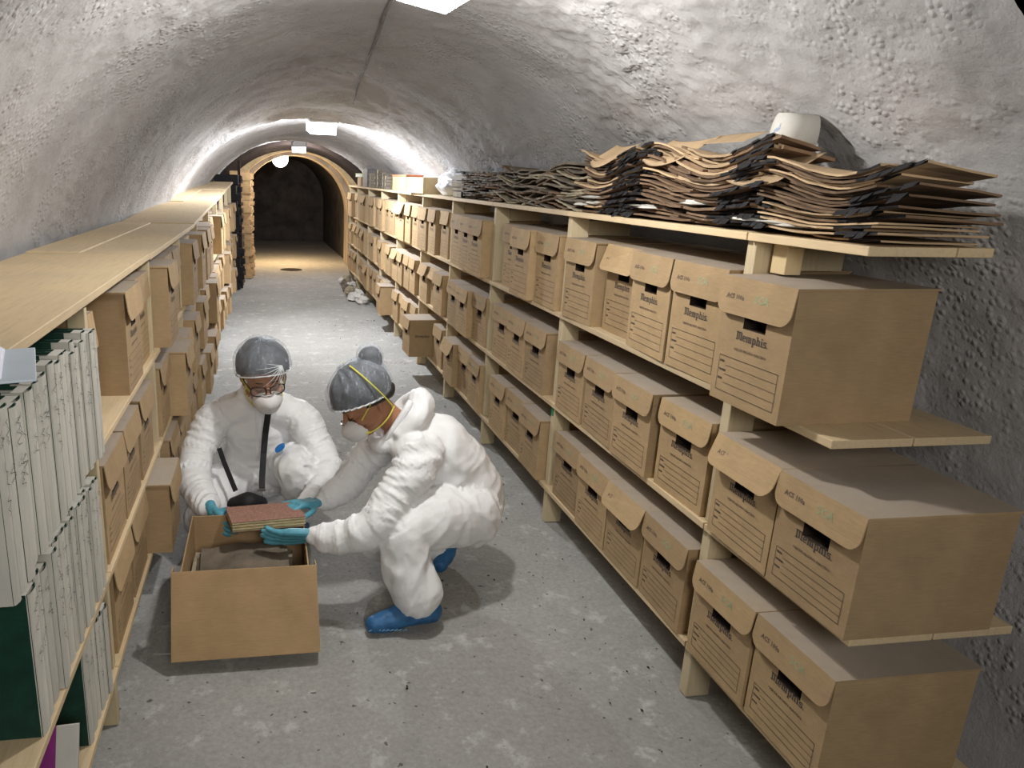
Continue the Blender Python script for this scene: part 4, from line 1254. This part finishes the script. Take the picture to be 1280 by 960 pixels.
def respirator(W, parent, c=(0, .082, -.060)):
    m = MB(); nu, nv = 28, 9; vs = []
    for j in range(nv + 1):
        t_ = j / nv
        r = 1 - t_
        rr = math.sin(math.acos(max(0, min(1, t_ * .98)))) if j else 1.0
        for i in range(nu):
            b = 2 * math.pi * i / nu
            w_ = .056; h_ = .044 if math.sin(b) > 0 else .046
            vs.append(W(math.cos(b) * w_ * rr, (.080 if math.sin(b) < 0 else .086) + .052 * (t_ ** .8) - .020 * (math.cos(b) ** 2) * rr, c[2] + math.sin(b) * h_ * rr))
    m.v = vs
    for j in range(nv):
        for i in range(nu): m.f.append((j * nu + i, j * nu + (i + 1) % nu, (j + 1) * nu + (i + 1) % nu, (j + 1) * nu + i)); m.m.append(0)
    m.f.append(tuple(range(nv * nu, (nv + 1) * nu))); m.m.append(0)
    o = m.build('respirator', M['mask'], parent, smooth=True)
    q = MB(); q.tube([W(-.022, .102, -.012), W(-.008, .113, -.012), W(.008, .113, -.012), W(.022, .102, -.012)], .0036, 6); q.build('nose_clip', M['metal'], o)
    for sx in (-1, 1):
        q = MB(); q.tube(soft([W(sx * .050, .072, -.04), W(sx * .068, .04, -.02), W(sx * .086, -.01, .004), W(sx * .082, -.05, .02)]), .0026, 6)
        q.build('strap', M['yellow'], o)
        q = MB(); q.tube(soft([W(sx * .046, .072, -.085), W(sx * .062, .03, -.092), W(sx * .070, -.02, -.085), W(sx * .064, -.06, -.07)]), .0028, 6)
        q.build('strap', M['yellow'], o)
        q = MB(); q.tube([W(sx * .040, .075, -.07), W(sx * .047, .072, -.078), W(sx * .052, .062, -.085)], .0055, 8); q.build('strap_tab', M['yellow'], o)
    return o
def hand(name, parent, wrist, fwd, palm_n, curls, side, mat=None, spread=.18, size=1.0, thumb=(.5, .35)):
    """wrist position, direction of fingers, normal out of the palm, curl per finger (radians per joint), side=+1 thumb towards +x of the hand frame"""
    w = Vector(wrist); f = Vector(fwd).normalized(); n = Vector(palm_n); n = (n - f * n.dot(f)).normalized(); x = f.cross(n).normalized() * side
    F = Fig(); k = size
    pt = lambda a, b, c: w + x * a * k + f * b * k + n * c * k
    F.limb([pt(0, -.045, 0), pt(0, 0, 0)], [.030 * k, .026 * k], 'g', 14, sq=.8, up=n, wr=0, step=.01)
    # palm
    for a in (-.027, -.009, .009, .027):
        F.limb([pt(a * .6, -.005, 0), pt(a, .05, 0), pt(a * 1.08, .088, 0)], [.016 * k, .0155 * k, .0125 * k], 'g', 10, wr=0, step=.01)
    F.ball(pt(.02, .03, .006), (.02 * k, .02 * k, .018 * k), 'g', None, 0, 12)
    lens = [.068, .078, .072, .056]
    for i, a in enumerate((.030, .010, -.011, -.030)):
        cur = curls[i]; base = pt(a, .084, 0); d = (f + x * (a * spread / .03 * .5)).normalized()
        pts_ = [base - d * .012]; p = base; ang = 0
        for j, fr in enumerate((.45, .32, .23)):
            ang += cur[j] if hasattr(cur, '__len__') else cur
            dj = (d * math.cos(ang) + n * math.sin(ang))
            p = p + dj * lens[i] * fr * 1.05 * k; pts_.append(p)
        F.limb(pts_, [.0105 * k, .0100 * k, .0092 * k, .0080 * k], 'g', 10, wr=0, step=.006)
    tb = pt(.024, .022, .008); t1, t2 = thumb
    d1 = (x * math.sin(t1 + .35) + f * math.cos(t1 + .35) + n * t2).normalized(); d2 = (x * math.sin(t1) * .6 + f + n * t2 * 1.3).normalized()
    p1 = tb + d1 * .042 * k; p2 = p1 + d2 * .030 * k; p3 = p2 + (d2 + f * .3).normalized() * .024 * k
    F.limb([tb, p1, p2, p3], [.016 * k, .0125 * k, .011 * k, .009 * k], 'g', 10, wr=0, step=.006)
    return F.build(name, [mat or M['glove']], ['g'], parent, voxel=.0032, smooth=2, wrinkle=0)
def ribbon(mb, pts, w, nrm_, th=.002):
    nrm_ = [Vector(q).normalized() for q in nrm_]; P = [Vector(p) for p in pts]; vs = []
    for i, p in enumerate(P):
        t_ = (P[min(i + 1, len(P) - 1)] - P[max(i - 1, 0)]).normalized(); s_ = t_.cross(nrm_[i]).normalized() * w / 2
        vs += [p - s_, p + s_, p + s_ + nrm_[i] * th, p - s_ + nrm_[i] * th]
    fs = []
    for i in range(len(P) - 1):
        for k in range(4): fs.append((i * 4 + k, i * 4 + (k + 1) % 4, (i + 1) * 4 + (k + 1) % 4, (i + 1) * 4 + k))
    mb.add(vs, fs)

# ---- person with glasses, behind the box, facing the camera
p1 = empty('person', (-0.05, 3.35, 0))
p1.location = (0, 0, 0)
F = Fig()
F.ball((-.05, 3.50, .24), (.20, .17, .17), 'torso', wr=1)
F.limb([(-.05, 3.50, .22), (-.055, 3.46, .38), (-.055, 3.41, .51), (-.05, 3.37, .61)], [.185, .165, .165, .105], 'torso', 28, sq=.78, up=(0, -1, .2))
F.limb([(-.19, 3.38, .575), (-.055, 3.36, .62), (.09, 3.35, .58)], [.080, .085, .080], 'torso', 20)
F.limb([(-.15, 3.40, .58), (-.255, 3.37, .535), (-.318, 3.30, .43), (-.345, 3.20, .335)], [.070, .086, .078, .076], 'arm')       # her right arm
F.limb([(-.345, 3.20, .345), (-.315, 3.10, .305), (-.275, 3.01, .285), (-.257, 2.955, .285), (-.245, 2.925, .286)], [.080, .070, .062, .050, .032], 'arm')
F.limb([(.07, 3.38, .585), (.160, 3.33, .54), (.225, 3.27, .43), (.262, 3.19, .345)], [.070, .084, .076, .074], 'arm')           # her left arm
F.limb([(.262, 3.19, .355), (.245, 3.10, .315), (.20, 3.02, .295), (.160, 2.968, .292), (.140, 2.948, .296)], [.078, .068, .058, .048, .032], 'arm')
F.limb([(.06, 3.46, .24), (.10, 3.30, .33), (.125, 3.16, .365)], [.125, .108, .092], 'leg', 24)                                    # her left thigh, knee up
F.limb([(.125, 3.16, .365), (.135, 3.20, .22), (.13, 3.26, .07)], [.090, .078, .062], 'leg', 20)
F.limb([(-.15, 3.46, .22), (-.24, 3.28, .20), (-.285, 3.12, .155)], [.125, .112, .105], 'leg', 24)                                # her right knee low
F.limb([(-.285, 3.12, .155), (-.27, 3.26, .12), (-.24, 3.44, .085)], [.100, .085, .065], 'leg', 20)
# collar of the coverall
F.limb([(-.115, 3.325, .66), (-.05, 3.285, .648), (.015, 3.31, .66)], [.032, .036, .032], 'torso', 12)
F.limb([(-.115, 3.34, .67), (-.05, 3.43, .70), (.02, 3.35, .67)], [.034, .055, .034], 'torso', 12)
F.limb([(-.05, 3.37, .63), (-.045, 3.31, .70), (-.04, 3.26, .76)], [.058, .054, .052], 'skin', 16, wr=0)
hc1 = Vector((-.020, 3.205, .800)); B1 = basis((.16, -.90, -.34), (-.02, -.36, .9))
W1 = head_parts(F, hc1, B1, 1.2)
F.build('body', [M['suit'], M['skin']], ['torso', 'skin'], p1, voxel=.0062, smooth=5, wrinkle=.0075, seed=1)
o = sheet_on_head('hair', W1, .098, .112, .100, .036, 0.01, 1.7, M['hair'], p1, .03, 2, bottom=lambda b: 1.82 - .58 * max(-.6, math.sin(b)))
o = sheet_on_head('hair_cap', W1, .106, .120, .108, .038, 0.01, 1.7, M['cap'], p1, .07, 3, bottom=lambda b: 1.84 - .54 * max(-.6, math.sin(b)))
q = MB(); ring = []
for i in range(33):
    b = 2 * math.pi * i / 32; am = 1.86 - .54 * max(-.6, math.sin(b))
    ring.append(W1(math.sin(am) * math.cos(b) * .103, math.sin(am) * math.sin(b) * .117 - .012, math.cos(am) * .105 + .038))
q.tube(ring, .0032, 6); q.build('elastic_band', M['bag'], o)
q = MB(); kd = Vector((.50, .72, .42)).normalized()
for i in range(9):          # gathered folds fanning out from the knot over the brow
    a = 2.6 + i * .27; pts_ = []
    t1 = kd.cross(Vector((0, 0, 1))).normalized(); t2 = kd.cross(t1)
    L_ = .55 + .5 * ((i * 37) % 10) / 10
    for j in range(8):
        an = L_ * j / 7; d = kd * math.cos(an) + (t1 * math.cos(a) - t2 * math.sin(a)) * math.sin(an)
        pts_.append(W1(d.x * .108, d.y * .122 - .012, d.z * .110 + .038))
    q.tube(pts_, [.0022, .0020, .0017, .0014, .0012, .001, .0008, .0004], 5)
q.build('gathered_fold', M['bag'], o)
respirator(W1, p1)
gl = MB()
for sx in (-1, 1):
    ring = []
    for i in range(25):
        b = 2 * math.pi * i / 24; cx_ = abs(math.cos(b)) ** .7 * (1 if math.cos(b) > 0 else -1); sz_ = abs(math.sin(b)) ** .7 * (1 if math.sin(b) > 0 else -1)
        ring.append(W1(sx * .034 + .027 * cx_, .099 - .012 * (sx * .034 + .027 * cx_) ** 2 / .0037, -.004 + .020 * sz_))
    gl.tube(ring, .0030, 6)
    gl.tube([W1(sx * .061, .087, .006), W1(sx * .074, .05, .010), W1(sx * .082, -.01, .008)], .0024, 6)
gl.tube([W1(-.008, .099, .002), W1(0, .102, .005), W1(.008, .099, .002)], .0024, 6)
go = gl.build('glasses', M['frame'], p1)
for sx in (-1, 1):
    g2 = MB(); cc = [W1(sx * .034 + .026 * math.cos(i * .2618), .0985 - .012 * (sx * .034 + .026 * math.cos(i * .2618)) ** 2 / .0037, -.004 + .019 * math.sin(i * .2618)) for i in range(24)]
    g2.add(cc, [tuple(range(24))]); g2.build('lens', M['lens'], go)
    e = MB(); e.tube([W1(sx * .046, .076, .021), W1(sx * .032, .0855, .026), W1(sx * .016, .085, .023)], [.0016, .003, .0022], 6); e.build('eyebrow', M['hair'], p1)
    e = MB(); e.tube([W1(sx * .044, .078, -.006), W1(sx * .032, .0855, -.012), W1(sx * .018, .081, -.007)], [.001, .0016, .001], 5); e.build('eyelashes', M['hair'], p1)
hand('glove', p1, (-.236, 2.905, .285), (.35, -.80, -.30), (.75, .25, -.35), [(.35, .5, .4), (.5, .6, .5), (.6, .65, .5), (.7, .7, .5)], 1, thumb=(.7, .55))
hand('glove', p1, (.130, 2.935, .300), (-.80, -.52, .06), (.0, -.1, -.95), [(.15, .3, .2), (.2, .3, .3), (.25, .35, .3), (.3, .4, .3)], -1, thumb=(.6, .25))
# shoe covers
for (a, b_) in (((.13, 3.30, .06), (.135, 3.12, .04)), ((-.235, 3.50, .07), (-.22, 3.46, .04))):
    Fs = Fig(); a = Vector(a); b_ = Vector(b_)
    Fs.limb([a, (a + b_) / 2, b_], [.058, .052, .045], 's', 16, sq=.85, wr=.6); Fs.build('shoe_cover', [M['shoe']], ['s'], p1, voxel=.006, smooth=3, wrinkle=.005)
# crossbody strap and bag
s1 = MB(); ribbon(s1, [(.02, 3.36, .735), (.010, 3.262, .675), (-.004, 3.235, .60), (-.016, 3.232, .52), (-.026, 3.20, .43), (-.034, 3.14, .345), (-.036, 3.09, .30)], .028, [(0, -.6, .8), (0, -1, .3), (0, -1, .15), (0, -1, 0), (0, -1, .1), (0, -1, .3), (0, -1, .2)])
st = s1.build('bag_strap', M['black'], p1)
s2 = MB(); ribbon(s2, [(-.225, 3.235, .45), (-.205, 3.20, .40), (-.175, 3.14, .345), (-.150, 3.09, .30)], .022, [(0, -1, .2)] * 4); s2.build('bag_strap', M['black'], p1)
s3 = MB(); s3.tube([(-.036, 3.085, .305), (-.030, 3.075, .285), (-.044, 3.075, .262), (-.052, 3.08, .285), (-.036, 3.085, .305)], .004, 6); s3.box(-.052, -.020, 3.078, 3.086, .298, .308); s3.build('snap_hook', M['metal'], st)
Fb = Fig(); Fb.limb([(-.155, 3.06, .245), (-.095, 3.04, .262), (-.045, 3.06, .245)], [.038, .050, .038], 'b', 16, sq=1.0, wr=.3)
bo = Fb.build('shoulder_bag', [M['black']], ['b'], p1, voxel=.006, smooth=4, wrinkle=.003)
lg = MB(); lgp = [(.048 + .022 * math.cos(i * .5236) , 3.196, .452 + .013 * math.sin(i * .5236) + .012 * math.cos(i * .5236)) for i in range(12)]
lg.add(lgp + [(x, y + .03, z) for x, y, z in lgp], [tuple(range(12))] + [(i, (i + 1) % 12, 12 + (i + 1) % 12, 12 + i) for i in range(12)]); lg.build('suit_badge', M['blue_logo'], p1)
zp = MB(); ribbon(zp, [(-.048, 3.262, .64), (-.052, 3.262, .56), (-.055, 3.288, .46), (-.055, 3.30, .38)], .012, [(0, -1, .1)] * 4, .004); zp.build('zip_flap', M['suit'], p1)
tag(p1, 'person in white coverall, dark glasses and hair cap crouching behind the open box', 'person')

# ---- person in profile, at the right of the box
p2 = empty('person', (0, 0, 0))
F = Fig()
F.ball((.80, 2.78, .36), (.175, .185, .155), 'torso')
F.limb([(.80, 2.78, .37), (.73, 2.77, .50), (.645, 2.76, .60), (.56, 2.76, .665)], [.178, .168, .160, .118], 'torso', 28, sq=1.0, up=(0, 1, 0))
F.limb([(.555, 2.62, .625), (.55, 2.76, .66), (.53, 2.90, .62)], [.088, .09, .085], 'torso', 20)
F.limb([(.60, 2.65, .635), (.545, 2.585, .58), (.47, 2.54, .495), (.415, 2.505, .42)], [.085, .088, .080, .080], 'arm', 22)         # near arm
F.limb([(.415, 2.50, .425), (.345, 2.50, .375), (.26, 2.52, .345), (.195, 2.532, .343), (.160, 2.54, .345)], [.080, .074, .068, .058, .034], 'arm', 22)
F.limb([(.55, 2.88, .62), (.475, 2.94, .56), (.385, 2.94, .46), (.33, 2.90, .395)], [.080, .088, .075, .068], 'arm')               # far arm
F.limb([(.33, 2.90, .395), (.275, 2.875, .365), (.225, 2.852, .348), (.198, 2.842, .345)], [.068, .060, .050, .032], 'arm')
F.limb([(.80, 2.67, .345), (.64, 2.57, .385), (.50, 2.50, .365)], [.140, .122, .098], 'leg', 26)                                  # near thigh, knee up
F.limb([(.495, 2.495, .355), (.505, 2.46, .24), (.545, 2.44, .135)], [.100, .096, .099], 'leg', 24)                               # near shin, baggy
F.limb([(.80, 2.88, .31), (.62, 2.86, .23), (.45, 2.83, .165)], [.135, .115, .092], 'leg', 24)                                    # far thigh, knee near floor
F.limb([(.45, 2.83, .165), (.58, 2.86, .11), (.72, 2.89, .075)], [.092, .080, .062], 'leg', 20)
# folded hood behind the neck
F.limb([(.50, 2.66, .70), (.565, 2.67, .76), (.60, 2.75, .80), (.57, 2.84, .765), (.50, 2.86, .70)], [.032, .045, .055, .045, .032], 'torso', 14)
F.limb([(.53, 2.68, .70), (.575, 2.75, .745), (.53, 2.83, .70)], [.04, .05, .04], 'torso', 14)
F.limb([(.475, 2.68, .665), (.43, 2.70, .64), (.43, 2.80, .64), (.475, 2.84, .665)], [.030, .034, .034, .030], 'torso', 12)
F.limb([(.54, 2.75, .68), (.475, 2.745, .735), (.42, 2.74, .79)], [.060, .054, .054], 'skin', 16, wr=0)
hc2 = Vector((.362, 2.715, .825)); B2 = basis((-.74, -.20, -.62), (-.60, -.02, .78))
W2 = head_parts(F, hc2, B2, 1.12)
F.build('body', [M['suit'], M['skin_tan']], ['torso', 'skin'], p2, voxel=.0062, smooth=5, wrinkle=.0075, seed=4)
sheet_on_head('hair', W2, .093, .113, .103, .030, 0.01, 1.7, M['hair'], p2, .03, 5, bottom=lambda b: 1.93 - .50 * max(-.5, math.sin(b)))
for sx in (-1, 1):
    Fh = Fig(); Fh.limb([W2(sx * .076, .016, -.004), W2(sx * .078, -.030, -.012), W2(sx * .062, -.075, -.022), W2(sx * .03, -.095, -.02)], [.005, .014, .022, .022], 'h', 10, wr=0); Fh.build('hair_strand', [M['hair']], ['h'], p2, voxel=.004, smooth=1, wrinkle=0)
bunc = W2(0, -.105, .088)
Fh = Fig(); Fh.ball(bunc, (.050, .05, .058), 'h', None, 0, 16); Fh.limb([W2(0, -.09, .06), W2(0, -.125, .10)], [.035, .03], 'h', 12, wr=0); Fh.build('hair_bun', [M['hair']], ['h'], p2, voxel=.005, smooth=2, wrinkle=0)
o = sheet_on_head('hair_cap', W2, .100, .121, .110, .032, 0.01, 1.7, M['cap'], p2, .07, 8, bottom=lambda b: 1.86 - .42 * max(-.6, math.sin(b)))
Fh = Fig(); Fh.ball(W2(0, -.112, .098), (.054, .052, .060), 'h', None, .6, 24); Fh.limb([W2(0, -.07, .04), W2(0, -.118, .105)], [.07, .05], 'h', 16, wr=.6); cb2 = Fh.build('cap_bun', [M['cap']], ['h'], p2, voxel=.005, smooth=3, wrinkle=.004)
q = MB(); ring = []
for i in range(97):
    b = 2 * math.pi * i / 96; am = 1.86 - .42 * max(-.6, math.sin(b)); k = 1 + .03 * math.sin(i * 2.1)
    ring.append(W2(math.sin(am) * math.cos(b) * .098 * k, math.sin(am) * math.sin(b) * .119 * k - .012, math.cos(am) * .108 + .032))
q.tube(ring, .0035, 6); q.build('elastic_band', M['bag'], o)
respirator(W2, p2)
for sx in (-1, 1):
    e = MB(); e.tube([W2(sx * .046, .076, .021), W2(sx * .032, .086, .027), W2(sx * .016, .085, .023)], [.0016, .0032, .0022], 6); e.build('eyebrow', M['hair'], p2)
    e = MB(); e.tube([W2(sx * .048, .074, -.006), W2(sx * .034, .0865, -.013), W2(sx * .018, .082, -.007)], [.0015, .0025, .0015], 5); e.build('eyelashes', M['hair'], p2)
q = MB(); q.tube(soft([(.425, 2.705, .655), (.446, 2.676, .670), (.468, 2.670, .706), (.492, 2.670, .742), (.522, 2.676, .79), (.545, 2.70, .815)]), .014, 10); q.build('hood_hem', M['suit'], p2, smooth=True)
# yellow straps over the cap (the near side)
q = MB(); sp = []
for i in range(15):
    a = -1.45 + 2.6 * i / 14
    sp.append(W2(math.cos(a) * .104, -.045 + .012 * math.sin(a), .030 + math.sin(a) * .116))
q.tube(sp, .003, 6)
sp = [W2(-math.cos(a_) * .104, -.045 + .012 * math.sin(a_), .030 + math.sin(a_) * .116) for a_ in [-1.45 + 2.6 * i / 14 for i in range(15)]]
q.tube(sp, .003, 6); q.build('head_strap', M['yellow'], p2)
hand('glove', p2, (.135, 2.545, .345), (-.97, .16, -.10), (.05, .75, .45), [(.05, .12, .1), (.12, .2, .15), (.15, .22, .2), (.2, .25, .2)], 1, thumb=(.55, .25), size=1.08)
hand('glove', p2, (.185, 2.835, .345), (-.80, -.45, .15), (-.2, -.3, -.9), [(.35, .5, .4), (.4, .5, .4), (.45, .5, .4), (.5, .6, .4)], 1, thumb=(.5, .3), size=1.02)
# shoe covers
Fs = Fig()
Fs.limb([(.60, 2.44, .060), (.52, 2.43, .068), (.44, 2.415, .045), (.375, 2.405, .036)], [.052, .058, .046, .033], 's', 20, sq=.95, wr=.8)
Fs.limb([(.585, 2.44, .07), (.56, 2.44, .13)], [.05, .055], 's', 18, wr=.8)
for v_ in Fs.parts: pass
so_ = Fs.build('shoe_cover', [M['shoe']], ['s'], p2, voxel=.005, smooth=3, wrinkle=.006, seed=3)
q = MB(); rn = random.Random(3)
for i in range(9):
    x = .36 + .016 * i; q.tube([(x - .004, 2.380 - .0012 * i, .026), (x + .004, 2.376 - .0012 * i, .033), (x + .009, 2.380 - .0012 * i, .026)], .0022, 5)
q.build('seam_stitching', simple('pale_blue_seam', (.2, .4, .6)), so_)
Fs = Fig()
Fs.limb([(.79, 2.915, .11), (.76, 2.875, .06), (.725, 2.815, .036)], [.045, .045, .034], 's', 18, wr=.8)
Fs.limb([(.79, 2.90, .12), (.765, 2.895, .06)], [.035, .05], 's', 16, wr=.8)
Fs.build('shoe_cover', [M['shoe']], ['s'], p2, voxel=.005, smooth=3, wrinkle=.006, seed=5)
tag(p2, 'person in white coverall crouching in profile right of the box, hair bun under cap', 'person')
